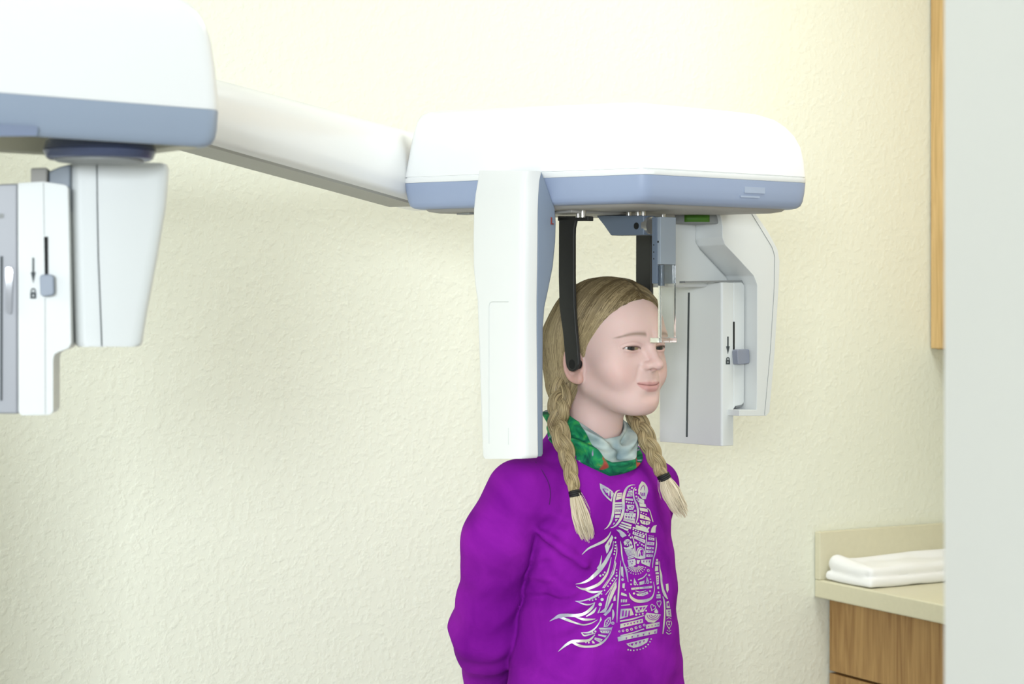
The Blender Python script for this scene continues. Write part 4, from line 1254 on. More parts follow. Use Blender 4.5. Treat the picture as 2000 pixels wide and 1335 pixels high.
# smoothed copy of the points for laying things on the cloth
adj = np.zeros((len(tv), 3)); cn = np.zeros(len(tv))
tvs = tv.copy()
for _ in range(4):
    adj[:] = 0; cn[:] = 0
    for a, b in ((0, 1), (1, 2), (2, 3), (3, 0)):
        np.add.at(adj, tq[:, a], tvs[tq[:, b]]); np.add.at(cn, tq[:, a], 1)
        np.add.at(adj, tq[:, b], tvs[tq[:, a]]); np.add.at(cn, tq[:, b], 1)
    tvs = tvs * 0.5 + 0.5 * adj / cn[:, None]
shirt_bvh = BVHTree.FromPolygons([Vector(v) for v in tvs], [tuple(q) for q in tq])
CAML = W2L((0, 0, EYE))
def ray_l(px, py):
    """sight line through a pixel in the girl's coordinates"""
    d = W2L(P(px, py, 3.0)) - CAML
    return CAML, d.normalized()
def on_shirt(px, py, lift=0.0):
    o_, d_ = ray_l(px, py)
    h = shirt_bvh.ray_cast(o_, d_)
    return (h[0] + h[1] * lift if h[0] is not None else None)
# ---------------------------------------------------------------- scarf
def scarf_mats():
    m = mat('green_print_cloth', (0.03, 0.3, 0.15), 0.75, spec=0.25)
    nt = m.node_tree; b = nt.nodes['Principled BSDF']
    tc = nt.nodes.new('ShaderNodeTexCoord')
    mp = nt.nodes.new('ShaderNodeMapping'); mp.inputs['Rotation'].default_value = (0.5, 0.6, 0.3); mp.inputs['Scale'].default_value = (20, 55, 30)
    nt.links.new(tc.outputs['Object'], mp.inputs['Vector'])
    n = nt.nodes.new('ShaderNodeTexNoise'); n.inputs['Scale'].default_value = 1.3; n.inputs['Detail'].default_value = 4; n.inputs['Distortion'].default_value = 1.2
    nt.links.new(mp.outputs[0], n.inputs['Vector'])
    r = nt.nodes.new('ShaderNodeValToRGB'); e = r.color_ramp
    e.elements[0].position = 0.30; e.elements[0].color = (0.004, 0.07, 0.06, 1)
    e.elements[1].position = 0.76; e.elements[1].color = (0.45, 0.45, 0.06, 1)
    for q, c in ((0.42, (0.006, 0.15, 0.075, 1)), (0.52, (0.012, 0.24, 0.10, 1)), (0.62, (0.03, 0.33, 0.09, 1)), (0.69, (0.10, 0.33, 0.10, 1))):
        k = e.elements.new(q); k.color = c
    nt.links.new(n.outputs['Fac'], r.inputs[0])
    n2 = nt.nodes.new('ShaderNodeTexNoise'); n2.inputs['Scale'].default_value = 26; n2.inputs['Detail'].default_value = 1
    nt.links.new(tc.outputs['Object'], n2.inputs['Vector'])
    r2 = nt.nodes.new('ShaderNodeValToRGB'); r2.color_ramp.elements[0].position = 0.63; r2.color_ramp.elements[1].position = 0.65
    nt.links.new(n2.outputs['Fac'], r2.inputs[0])
    mx = nt.nodes.new('ShaderNodeMixRGB'); mx.inputs[2].default_value = (0.42, 0.07, 0.05, 1)
    nt.links.new(r2.outputs[0], mx.inputs[0]); nt.links.new(r.outputs[0], mx.inputs[1])
    mp3 = nt.nodes.new('ShaderNodeMapping'); mp3.inputs['Location'].default_value = (3.1, 1.7, 0.4); mp3.inputs['Scale'].default_value = (18, 60, 22); mp3.inputs['Rotation'].default_value = (0.9, 0.3, 1.0)
    nt.links.new(tc.outputs['Object'], mp3.inputs['Vector'])
    n3 = nt.nodes.new('ShaderNodeTexNoise'); n3.inputs['Scale'].default_value = 1.0; n3.inputs['Detail'].default_value = 1
    nt.links.new(mp3.outputs[0], n3.inputs['Vector'])
    r3 = nt.nodes.new('ShaderNodeValToRGB'); r3.color_ramp.elements[0].position = 0.64; r3.color_ramp.elements[1].position = 0.655
    nt.links.new(n3.outputs['Fac'], r3.inputs[0])
    mx3 = nt.nodes.new('ShaderNodeMixRGB'); mx3.inputs[2].default_value = (0.42, 0.32, 0.55, 1)
    nt.links.new(r3.outputs[0], mx3.inputs[0]); nt.links.new(mx.outputs[0], mx3.inputs[1])
    n4 = nt.nodes.new('ShaderNodeTexNoise'); n4.inputs['Scale'].default_value = 30; n4.inputs['Detail'].default_value = 3
    nt.links.new(tc.outputs['Object'], n4.inputs['Vector'])
    r4 = nt.nodes.new('ShaderNodeValToRGB')
    r4.color_ramp.elements[0].position = 0.35; r4.color_ramp.elements[0].color = (0.27, 0.36, 0.39, 1)
    r4.color_ramp.elements[1].position = 0.65; r4.color_ramp.elements[1].color = (0.52, 0.60, 0.57, 1)
    nt.links.new(n4.outputs['Fac'], r4.inputs[0])
    at = nt.nodes.new('ShaderNodeAttribute'); at.attribute_name = 'side'
    r5 = nt.nodes.new('ShaderNodeMapRange'); r5.inputs['From Min'].default_value = -0.02; r5.inputs['From Max'].default_value = 0.02
    nt.links.new(at.outputs['Fac'], r5.inputs['Value'])
    mx5 = nt.nodes.new('ShaderNodeMixRGB')
    nt.links.new(r5.outputs[0], mx5.inputs[0]); nt.links.new(mx3.outputs[0], mx5.inputs[1]); nt.links.new(r4.outputs[0], mx5.inputs[2])
    nt.links.new(mx5.outputs[0], b.inputs['Base Color'])
    return m
M['scarf'] = scarf_mats()
NA, NS = 128, 44
A_ = [-180, -120, -75, -45, -15, 20, 55, 90, 130, 180]
ZT_ = [-0.058, -0.070, -0.088, -0.098, -0.112, -0.116, -0.094, -0.076, -0.064, -0.058]
ZL_ = [-0.098, -0.112, -0.136, -0.152, -0.164, -0.168, -0.150, -0.126, -0.108, -0.098]
RR_ = [0.066, 0.067, 0.071, 0.074, 0.079, 0.082, 0.080, 0.076, 0.070, 0.066]
PS = [0.0, 0.08, 0.16, 0.24, 0.40, 0.60, 0.76, 0.90, 1.0]
PR_ = [0.050, 0.0505, 0.0515, 0.0555, 0.66, 0.86, 0.99, 1.0, 0.90]      # absolute radius first, then share of the way out
vs_, side_ = [], []
for j in range(NS):
    s = j / (NS - 1)
    for i in range(NA):
        a = -180 + 360 * i / NA
        zt, zl, R = np.interp(a, A_, ZT_), np.interp(a, A_, ZL_), np.interp(a, A_, RR_)
        lipr = 0.0515
        rr = [lipr - 0.002, lipr - 0.001, lipr, lipr + 0.003, lipr + (R - lipr) * 0.50, lipr + (R - lipr) * 0.88, R, R - 0.001, R - 0.012]
        zz = [zt - 0.035, zt - 0.012, zt - 0.001, zt, zt - (zt - zl) * 0.16, zt - (zt - zl) * 0.45, zt - (zt - zl) * 0.74, zl + 0.001, zl - 0.004]
        r = np.interp(s, PS, rr); z = np.interp(s, PS, zz)
        ar = math.radians(a)
        w = sstep(0.22, 0.45, s) * (1 - 0.6 * sstep(0.85, 1.0, s))
        fold = 0.0052 * math.sin(17 * s + 2.6 * math.sin(ar - 0.4) + 1.2) + 0.0036 * math.sin(26 * s - 3.3 * ar + 0.6)
        # deep folds where the cloth crosses at the throat
        fold += -0.011 * math.exp(-((a - 14 - (s - 0.3) * -55) / 9.0) ** 2) * sstep(0.2, 0.3, s) * (1 - sstep(0.55, 0.75, s))
        fold += -0.010 * math.exp(-((a + 22 - (s - 0.3) * 80) / 9.0) ** 2) * sstep(0.22, 0.32, s) * (1 - sstep(0.5, 0.7, s))
        r += float(w) * fold
        z += float(w) * 0.5 * fold
        side_.append(min((69 - max(0, s - 0.15) / 0.55 * 42 - a) / 40, (a + 110) / 40, (0.73 - 0.0012 * max(0, a) - s) / 0.25) if s > 0.15 else 0.5)
        vs_.append((0.012 + r * math.sin(ar), -0.034 + r * math.cos(ar), z))
fq = []
for j in range(NS - 1):
    s = (j + 0.5) / (NS - 1)
    for i in range(NA):
        k = (i + 1) % NA
        fq.append((j * NA + i, j * NA + k, (j + 1) * NA + k, (j + 1) * NA + i))
scarf = np_mesh('neck_scarf', loc(vs_), np.array(fq), [M['scarf']], girl, attrs={'side': ('FLOAT', side_)})
scarf['label'] = 'green patterned tube scarf with pale blue inside folded out'
so = scarf.modifiers.new('thickness', 'SOLIDIFY'); so.thickness = 0.0012; so.offset = -1
scv = np.array(vs_)
nb = len(tvs)
drape_bvh = BVHTree.FromPolygons([Vector(v) for v in tvs] + [Vector(v) for v in scv], [tuple(q) for q in tq] + [tuple(i + nb for i in q) for q in fq])
def on_drape(px, py, lift):
    o_, d_ = ray_l(px, py)
    h = drape_bvh.ray_cast(o_, d_)
    return None if h[0] is None else h[0] - d_ * lift

# ---------------------------------------------------------------- braids
def smooth_path(pts, n):
    """Catmull-Rom through rows of numbers"""
    P_ = np.array([tuple(p) for p in pts], float)
    P_ = np.vstack([2 * P_[0] - P_[1], P_, 2 * P_[-1] - P_[-2]])
    m = len(P_) - 3
    out = []
    for i in range(n):
        t = i / (n - 1) * m
        k = min(int(t), m - 1); u = t - k
        a, b, c, d = P_[k], P_[k + 1], P_[k + 2], P_[k + 3]
        out.append(0.5 * (2 * b + (c - a) * u + (2 * a - 5 * b + 4 * c - d) * u ** 2 + (3 * b - a - 3 * c + d) * u ** 3))
    return np.array(out)
M['tie'] = mat('black_hair_elastic', (0.012, 0.012, 0.012), 0.6)
def braid(path, widths, turns, tail, tail_w, phase):
    """three strands plaited along path, tied off, with a loose brush of hair below"""
    n = 110
    pth = smooth_path(path, n)
    wid = np.interp(np.linspace(0, 1, n), np.linspace(0, 1, len(widths)), widths)
    toc = (np.array(CAML) - pth); toc /= np.linalg.norm(toc, axis=1)[:, None]
    T = np.gradient(pth, axis=0); T /= np.linalg.norm(T, axis=1)[:, None]
    L = np.cross(T, toc); L /= np.linalg.norm(L, axis=1)[:, None]
    N = np.cross(L, T)
    V_, F_, tn = [], [], []
    nr = 40
    for k in range(3):
        ph = np.linspace(0, 2 * math.pi * turns, n) + 2 * math.pi * k / 3 + phase
        c = pth + L * (wid * 0.27 * np.sin(ph))[:, None] + N * (wid * 0.17 * np.sin(2 * ph))[:, None]
        Tc = np.gradient(c, axis=0); Tc /= np.linalg.norm(Tc, axis=1)[:, None]
        Lc = np.cross(Tc, N); Lc /= np.linalg.norm(Lc, axis=1)[:, None]
        Nc = np.cross(Lc, Tc)
        # a lock is a solid core wrapped in a bundle of fine hairs
        hairs = [(0.0, 0.0, 0.90, 12, 0.30)]
        for h in range(46):
            hairs.append((2 * math.pi * (h + rng.random()) / 46, rng.normal() * 0.5, 0.97 + 0.06 * rng.random(), 4, 0.0))
        r0 = wid * 0.285
        r0[-10:] *= np.linspace(1, 0.6, 10)
        for (th0, tw, rr, sides, core) in hairs:
            th = th0 + tw * np.linspace(0, 2.0, n) + 0.15 * np.sin(np.linspace(0, 9, n) + th0 * 7)
            if core:
                cc, rad = c, r0 * 0.93
            else:
                cc = c + Lc * (np.cos(th) * r0 * rr * 1.0)[:, None] + Nc * (np.sin(th) * r0 * rr * 0.82)[:, None]
                rad = r0 * (0.075 + 0.035 * rng.random())
            b = len(V_)
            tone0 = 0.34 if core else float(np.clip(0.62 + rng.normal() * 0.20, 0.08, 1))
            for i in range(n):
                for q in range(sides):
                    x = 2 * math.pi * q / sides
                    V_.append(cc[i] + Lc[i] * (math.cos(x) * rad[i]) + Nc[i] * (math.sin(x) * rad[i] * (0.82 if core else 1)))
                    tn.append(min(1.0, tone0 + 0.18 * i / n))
            for i in range(n - 1):
                for q in range(sides):
                    q2 = (q + 1) % sides
                    F_.append((b + i * sides + q, b + i * sides + q2, b + (i + 1) * sides + q2, b + (i + 1) * sides + q))
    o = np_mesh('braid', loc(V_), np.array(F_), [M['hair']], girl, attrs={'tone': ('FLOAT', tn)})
    # elastic: a few turns round the end
    V2, F2 = [], []
    e = pth[-1]; t_ = Vector(T[-1]); l_ = Vector(L[-1]); n_ = Vector(N[-1])
    for dz in (-0.003, 0.0, 0.003):
        ring = [Vector(e) + t_ * dz + (l_ * math.cos(x) * wid[-1] * 0.46 + n_ * math.sin(x) * wid[-1] * 0.42) for x in np.linspace(0, 2 * math.pi, 25)]
        v, f = tube(ring, 0.0022, 6, cap=False)
        b = len(V2); V2 += v; F2 += [tuple(i + b for i in q) for q in f]
    np_mesh('hair_tie', loc([tuple(p) for p in V2]), np.array(F2), [M['tie']], o)['label'] = 'black hair elastic'
    # loose tail
    V3_, F3_, t3 = [], [], []
    tp = smooth_path([e] + list(tail), 12)
    for h in range(240):
        a = rng.random() * 2 * math.pi; rad = math.sqrt(rng.random())
        stray = rng.random() < 0.10
        end = 0.80 + 0.22 * rng.random() - 0.10 * rad
        if stray: rad *= 1.5; end *= 0.6
        pp = []
        for i in range(12):
            t = i / 11 * min(1.0, end)
            x = np.array([np.interp(t, np.linspace(0, 1, 12), tp[:, d]) for d in range(3)])
            w = np.interp(t, np.linspace(0, 1, len(tail_w)), tail_w) * 0.5 * rad
            wob = 0.0012 * math.sin(5 * t + h)
            x = x + L[-1] * (math.cos(a) * w + wob) + N[-1] * (math.sin(a) * w * 0.55 + 0.002)
            pp.append(Vector(x))
        w0 = 0.00035 if stray else 0.0011
        v, f = tube(pp, [w0 * (1 - 0.75 * (i / 11) ** 2) for i in range(12)], 4, cap=False)
        b = len(V3_); V3_ += v; F3_ += [tuple(i + b for i in q) for q in f]
        t3 += [float(np.clip(0.62 + rng.normal() * 0.16 , 0, 1))] * len(v)
    np_mesh('braid_tail', loc([tuple(p) for p in V3_]), np.array(F3_), [M['hair_light']], o, attrs={'tone': ('FLOAT', t3)})['label'] = 'loose pale blond end of the braid'
    return o
def dpt(px, py, Y): return W2L(P(px, py, Y))
near = [dpt(1098, 745, 2.925), dpt(1093, 775, 2.910), dpt(1091, 800, 2.895)]
for px, py in ((1090, 828), (1097, 858), (1106, 885), (1113, 914), (1118, 940), (1123, 964)):
    near.append(on_drape(px, py, 0.017))
tail = [on_drape(px, py, 0.016) for px, py in ((1129, 990), (1138, 1022), (1151, 1060))]
braid(near, [0.025, 0.031, 0.030, 0.028, 0.026, 0.024, 0.021, 0.019, 0.016], 2.2, tail, [0.012, 0.018, 0.024, 0.026, 0.020], 0.6)['label'] = 'blond braid hanging over the near shoulder'
far = [dpt(1232, 800, 2.995), dpt(1246, 822, 2.985), dpt(1258, 846, 2.965), dpt(1272, 876, 2.955), dpt(1284, 904, 2.950), dpt(1297, 931, 2.950)]
tail = [dpt(1306, 952, 2.948), dpt(1320, 980, 2.946), dpt(1340, 1013, 2.944)]
braid(far, [0.024, 0.027, 0.027, 0.025, 0.022, 0.018], 1.7, tail, [0.013, 0.022, 0.028, 0.026, 0.016], 2.1)['label'] = 'blond braid hanging past the far shoulder'

# ---------------------------------------------------------------- the horse printed on the sweatshirt
from mathutils.geometry import tessellate_polygon
def print_mat():
    m = mat('silver_foil_print', (0.62, 0.62, 0.58), 0.38, metallic=0.25, spec=0.6)
    nt = m.node_tree; b = nt.nodes['Principled BSDF']
    tc = nt.nodes.new('ShaderNodeTexCoord')
    n = nt.nodes.new('ShaderNodeTexNoise'); n.inputs['Scale'].default_value = 34; n.inputs['Detail'].default_value = 2
    nt.links.new(tc.outputs['Object'], n.inputs['Vector'])
    r = nt.nodes.new('ShaderNodeValToRGB'); e = r.color_ramp
    e.elements[0].position = 0.32; e.elements[0].color = (0.40, 0.38, 0.55, 1)
    e.elements[1].position = 0.68; e.elements[1].color = (0.68, 0.63, 0.52, 1)
    k = e.elements.new(0.5); k.color = (0.57, 0.61, 0.58, 1)
    nt.links.new(n.outputs['Fac'], r.inputs[0]); nt.links.new(r.outputs[0], b.inputs['Base Color'])
    return m
M['foil'] = print_mat()
PV, PF, PM = [], [], []
def put(tris, mi):
    """tris: 2D triangles/quads in photo pixels, laid on the cloth"""
    lift = (0.0007, 0.0011, 0.0015)[mi]
    for t in tris:
        ids = []
        for (x, y) in t:
            p = on_shirt(x, y, lift)
            if p is None: ids = None; break
            ids.append(p)
        if ids is None: continue
        if max((ids[i] - ids[i - 1]).length for i in range(len(ids))) > 0.03: continue
        b = len(PV); PV.extend(ids); PF.append(tuple(range(b, b + len(ids)))); PM.append(mi % 2)
def subdiv(t, mx=7.0):
    a, b, c = t
    d = [math.dist(a, b), math.dist(b, c), math.dist(c, a)]
    if max(d) < mx: return [t]
    i = d.index(max(d)); q = [a, b, c]
    u, v, w = q[i], q[(i + 1) % 3], q[(i + 2) % 3]
    m = ((u[0] + v[0]) / 2, (u[1] + v[1]) / 2)
    return subdiv((u, m, w), mx) + subdiv((m, v, w), mx)
class Reg:
    def __init__(s, ox, oy, k): s.ox, s.oy, s.k = ox, oy, k
    def px(s, x, y): return (s.ox + x / s.k, s.oy + y / s.k)
    def S(s, *pts, mi=0):
        m = max(6, 5 * (len(pts) - 1))
        q = smooth_path([(*s.px(x, y), w / s.k) for x, y, w in pts], m)
        L_, R_ = [], []
        for i in range(m):
            t = q[min(i + 1, m - 1), :2] - q[max(i - 1, 0), :2]
            t = t / (np.linalg.norm(t) + 1e-9); nn = np.array([-t[1], t[0]]) * max(q[i, 2], 0.25) / 2
            L_.append(tuple(q[i, :2] + nn)); R_.append(tuple(q[i, :2] - nn))
        put([(L_[i], L_[i + 1], R_[i + 1], R_[i]) for i in range(m - 1)], mi)
    def G(s, *xy, mi=0):
        pts = [s.px(xy[i], xy[i + 1]) for i in range(0, len(xy), 2)]
        tr = tessellate_polygon([[Vector((a, b, 0)) for a, b in pts]])
        out = []
        for t in tr: out += subdiv(tuple(pts[i] for i in t))
        put(out, mi)
    def K(s, *xy): s.G(*xy, mi=1)
    def D(s, *xyr, mi=0):
        for i in range(0, len(xyr), 3):
            x, y, r = xyr[i:i + 3]
            pts = [s.px(x + r * math.cos(t * math.pi / 5), y + r * math.sin(t * math.pi / 5)) for t in range(10)]
            put([tuple(pts)], mi)
    def KD(s, *a): s.D(*a, mi=1)
A = Reg(1160, 930, 7.414)
A.S((375, 198, 4), (330, 215, 18), (300, 270, 30), (285, 370, 34), (280, 480, 34), (265, 580, 34), (235, 670, 26), (190, 735, 16), (148, 765, 4))
A.S((592, 122, 4), (530, 128, 16), (475, 165, 28), (440, 240, 38), (422, 330, 40), (425, 430, 40), (415, 520, 38), (385, 610, 36), (330, 690, 26), (280, 730, 16), (235, 745, 4))
A.S((600, 155, 4), (575, 185, 14), (565, 240, 20), (580, 330, 22), (615, 410, 28), (635, 500, 28), (630, 590, 22), (610, 660, 14), (595, 695, 5))
A.S((760, 455, 5), (800, 490, 10), (825, 570, 12), (845, 640, 14), (852, 660, 6))
A.G(80, 100, 130, 125, 200, 165, 265, 215, 285, 250, 265, 300, 250, 368, 190, 320, 130, 255, 90, 180)
A.K(118, 178, 175, 182, 266, 236, 240, 336, 165, 262)
A.G(135, 190, 180, 192, 205, 240, 170, 240, mi=2); A.G(190, 200, 222, 214, 215, 290, 200, 275, mi=2); A.G(232, 222, 262, 240, 252, 290, 238, 300, mi=2)
A.G(690, 70, 735, 95, 770, 150, 780, 210, 765, 270, 745, 330, 700, 330, 640, 250, 635, 200, 650, 130)
A.S((668, 200, 9), (690, 150, 9), (715, 128, 6), mi=1); A.S((715, 130, 6), (728, 160, 8), (725, 205, 6), mi=1)
A.K(664, 230, 676, 226, 690, 285, 676, 275); A.K(690, 240, 704, 240, 708, 290, 698, 285); A.K(716, 240, 730, 236, 728, 280, 718, 284)
A.G(335, 242, 405, 236, 395, 325, 312, 345); A.KD(335, 355, 8, 370, 350, 8)
A.S((345, 262, 5), (395, 258, 5), mi=1); A.S((335, 290, 5), (390, 286, 5), mi=1)
for y, h in ((375, 28), (414, 22), (447, 34), (512, 34), (562, 40)):
    x1 = 402 - max(0, y - 450) * 0.28
    A.G(302, y, x1, y - 4, x1 - 2, y - 4 + h, 299, y + h)
A.D(315, 497, 10, 345, 495, 10, 375, 493, 10)
A.G(300, 620, 345, 615, 312, 655); A.G(285, 665, 306, 674, 270, 705)
A.D(545, 166, 13, 515, 190, 9)
A.G(492, 212, 550, 200, 555, 235, 490, 237); A.G(480, 247, 550, 245, 554, 290, 468, 296); A.S((500, 258, 6), (540, 280, 6), mi=1)
A.G(455, 315, 560, 325, 562, 357, 452, 342)
A.D(468, 370, 13, 503, 378, 13, 537, 383, 13, 570, 385, 11)
A.G(470, 410, 575, 415, 580, 450, 558, 487, 510, 485, 480, 460); A.KD(515, 455, 12, 547, 440, 9, 540, 470, 6)
A.D(478, 490, 18, 592, 500, 16); A.KD(478, 490, 8, 592, 500, 7)
A.G(510, 505, 570, 510, 570, 525, 505, 522)
A.G(440, 525, 602, 535, 585, 685, 420, 640)
for i in range(4):
    A.K(446 + i * 40, 572 + i * 5, 478 + i * 36, 574 + i * 5, 462 + i * 40, 604 + i * 6)
A.KD(470, 548, 6, 510, 552, 6, 550, 556, 6)
A.S((425, 612, 5), (500, 628, 5), (595, 645, 5), mi=1)
for i in range(7): A.S((440 + i * 20, 622 + i * 5, 4), (436 + i * 20, 640 + i * 5, 4), mi=1)
A.G(400, 655, 545, 700, 535, 725, 385, 675); A.G(375, 690, 540, 735, 525, 765, 365, 705); A.G(360, 715, 500, 770, 480, 790, 350, 730)
A.D(600, 195, 14, 605, 240, 9, 640, 252, 9, 672, 262, 8, 610, 292, 14, 638, 302, 10)
A.G(605, 330, 650, 312, 722, 345, 725, 400, 645, 378); A.K(620, 330, 650, 335, 640, 355)
A.G(650, 387, 742, 400, 752, 445, 660, 438); A.G(655, 452, 770, 472, 778, 520, 665, 496)
A.D(680, 520, 9, 715, 535, 9, 750, 550, 9)
A.G(665, 540, 790, 592, 822, 645, 660, 602); A.K(715, 580, 740, 590, 722, 612)
A.G(660, 632, 812, 655, 800, 690, 760, 706, 680, 680); A.KD(700, 655, 9, 740, 660, 10, 740, 690, 7, 775, 672, 9)
A.D(635, 680, 14); A.S((670, 705, 12), (755, 745, 12))
A.G(605, 700, 770, 752, 778, 732, 804, 740, 780, 775, 795, 808, 600, 738)
A.G(905, 704, 860, 712, 830, 750, 815, 812, 886, 815, 890, 745)
A.G(320, 770, 370, 770, 430, 810, 470, 855, 410, 885, 380, 860, 365, 815, 332, 785)
A.D(490, 805, 9, 515, 835, 9, 505, 856, 11, 530, 886, 13)
A.G(560, 730, 790, 800, 780, 815, 555, 750)
A.D(565, 767, 11, 600, 781, 11, 635, 796, 11, 670, 812, 11, 705, 826, 11, 740, 838, 10)
A.G(560, 793, 735, 853, 720, 897, 555, 835); A.KD(580, 820, 8, 640, 842, 12, 612, 828, 7, 690, 860, 12)
A.G(580, 860, 740, 920, 730, 970, 575, 895)
for i in range(7): A.S((600 + i * 19, 884 + i * 7, 5), (597 + i * 19, 902 + i * 7, 5), mi=1)
A.S((750, 815, 8), (757, 900, 13), (747, 1000, 15), (735, 1090, 12), (738, 1180, 6))
A.S((548, 860, 8), (575, 940, 14), (590, 1050, 15), (600, 1180, 10))
A.G(600, 935, 622, 962, 590, 976); A.D(630, 992, 13, 690, 986, 13, 660, 962, 8, 718, 1003, 11)
A.G(605, 1180, 608, 1090, 630, 1040, 670, 1018, 710, 1040, 730, 1090, 735, 1185, 670, 1197)
A.S((622, 1170, 6), (626, 1095, 7), (648, 1050, 7), (682, 1038, 7), (708, 1070, 7), (718, 1130, 6), mi=1)
A.KD(684, 1082, 21); A.K(674, 1090, 694, 1090, 706, 1150, 672, 1140); A.K(640, 1165, 655, 1100, 664, 1150)
A.D(795, 860, 8, 822, 862, 8, 850, 865, 8)
for q in ((785, 880, 870, 890, 870, 930, 780, 920), (770, 945, 870, 955, 865, 1000, 765, 990), (755, 1015, 865, 1025, 860, 1055, 760, 1050), (750, 1065, 860, 1075, 855, 1107, 750, 1107), (755, 1125, 850, 1130, 845, 1165, 750, 1165)):
    A.G(*q); A.KD((q[0] * 2 + q[2]) / 3, (q[1] + q[7]) / 2, 7, (q[0] + q[2] * 2) / 3, (q[3] + q[5]) / 2, 7)
A.S((893, 880, 6), (900, 980, 16), (885, 1090, 18), (855, 1200, 16), (840, 1320, 10))
A.G(425, 950, 450, 915, 490, 903, 530, 928, 548, 965, 480, 985, 430, 970)
for x in (450, 478, 505, 528): A.S((485, 975, 5), (x, 922, 6), mi=1)
A.D(447, 985, 11, 480, 997, 11, 512, 991, 11, 538, 976, 11)
A.G(425, 1020, 470, 1030, 555, 990, 562, 1030, 500, 1057, 440, 1055)
A.G(440, 1065, 575, 1040, 590, 1118, 480, 1155)
for i in range(6): A.S((458 + i * 19, 1066 - i * 4, 4), (484 + i * 17, 1148 - i * 6, 4), mi=1)
A.G(485, 1162, 590, 1126, 595, 1165, 490, 1200); A.S((500, 1180, 6), (590, 1145, 6), mi=1)
A.G(480, 1210, 590, 1190, 600, 1280, 500, 1300); A.KD(520, 1235, 8, 555, 1228, 8, 545, 1262, 8)
A.S((380, 930, 4), (392, 1020, 18), (400, 1120, 20), (415, 1200, 16), (440, 1290, 6))
B = Reg(1180, 1090, 7.026)
B.G(345, 60, 430, 25, 425, 92, 345, 118); B.G(445, 20, 490, 25, 470, 75, 442, 70)
B.G(500, 20, 640, 10, 620, 115, 560, 90, 505, 65)
for x in (530, 570, 605): B.K(x, 30, x + 18, 28, x + 8, 62)
for i in range(11):
    a = math.radians(15 + i * 15); c_, s_ = math.cos(a), math.sin(a)
    B.S((430 + 34 * c_, 95 + 26 * s_, 5), (430 + 112 * c_, 95 + 98 * s_, 12)); B.D(430 + 134 * c_, 95 + 120 * s_, 8)
B.D(600, 165, 20); B.KD(600, 165, 9)
B.S((460, 292, 16), (530, 262, 16), (582, 208, 12)); B.S((470, 300, 4), (535, 275, 4), (585, 222, 4), mi=1)
for x, y, k in ((420, 320, 1), (592, 300, 1)):
    B.G(x - 12, y - 55, x + 4, y - 20, x + 22, y + 15, x + 18, y + 42, x, y + 50, x - 18, y + 40, x - 20, y + 10); B.KD(x, y + 22, 9)
B.G(480, 322, 550, 300, 545, 350, 480, 366)
B.D(635, 325, 14, 630, 285, 10, 365, 300, 10, 365, 355, 12, 612, 230, 14, 455, 360, 8, 560, 340, 8)
B.G(365, 405, 655, 373, 655, 405, 370, 432); B.KD(420, 412, 5, 480, 406, 5, 540, 400, 5, 600, 393, 5)
B.S((425, 445, 8), (490, 462, 11), (570, 440, 8)); B.D(405, 480, 16, 625, 446, 13)
B.G(435, 485, 500, 480, 590, 453, 602, 485, 530, 517, 450, 512); B.KD(480, 496, 5, 520, 492, 5, 560, 482, 5)
B.S((338, 470, 6), (372, 540, 34), (450, 583, 42), (560, 580, 42), (640, 545, 28), (676, 480, 12), (684, 400, 10), (672, 320, 6))
B.S((225, 30, 5), (215, 150, 12), (205, 300, 18), (195, 450, 22), (185, 600, 18), (175, 750, 16), (172, 880, 6))
B.S((240, 0, 8), (290, 130, 22), (310, 220, 22), (326, 325, 8))
B.G(230, 110, 255, 115, 264, 262, 230, 232); B.D(250, 290, 19); B.G(248, 345, 282, 340, 276, 412, 245, 402); B.D(285, 432, 10)
B.G(232, 465, 300, 490, 312, 522, 226, 502)
for x in (225, 256, 287): B.G(x, 562, x + 22, 558, x + 22, 598, x, 602)
B.S((230, 645, 13), (350, 630, 13))
B.G(225, 690, 370, 685, 402, 770, 210, 832)
for x in (248, 290, 332): B.K(x, 712, x + 16, 710, x + 12, 790, x - 10, 796)
B.G(400, 660, 597, 640, 532, 735, 430, 742); B.K(425, 675, 460, 672, 440, 710); B.K(475, 672, 520, 665, 495, 712); B.K(530, 665, 565, 660, 530, 705); B.K(455, 725, 470, 695, 485, 728)
B.D(435, 770, 16, 480, 765, 10, 525, 756, 13, 572, 716, 12)
def heart(R_, x, y, w, h, rot, fill=False):
    pts = []
    for i in range(16):
        t = 2 * math.pi * i / 16
        hx_, hy_ = 16 * math.sin(t) ** 3 / 16, -(13 * math.cos(t) - 5 * math.cos(2 * t) - 2 * math.cos(3 * t) - math.cos(4 * t)) / 15
        pts.append((x + w * (hx_ * math.cos(rot) - hy_ * math.sin(rot)), y + h * (hx_ * math.sin(rot) + hy_ * math.cos(rot))))
    if fill: R_.G(*[c for p in pts for c in p])
    else: R_.S(*[(a, b, 9) for a, b in pts + pts[:1]])
heart(B, 663, 672, 34, 44, 0.45); heart(B, 748, 618, 28, 48, -0.1); heart(B, 885, 905, 34, 60, 0)
B.G(690, 745, 680, 725, 712, 685, 738, 735, 725, 752)
B.G(553, 790, 580, 742, 772, 770, 740, 830, 680, 880, 600, 872, 562, 835)
for r in (28, 52, 76):
    B.S(*[(668 + r * 1.15 * math.cos(t), 765 + r * math.sin(t), 8) for t in np.linspace(0.15, 3.05, 7)], mi=1)
B.S((215, 860, 20), (380, 830, 20), (545, 780, 10))
B.G(220, 897, 525, 825, 530, 880, 215, 957)
for i in range(6): B.K(262 + i * 44, 905 - i * 11, 290 + i * 44, 898 - i * 11, 276 + i * 44, 925 - i * 10)
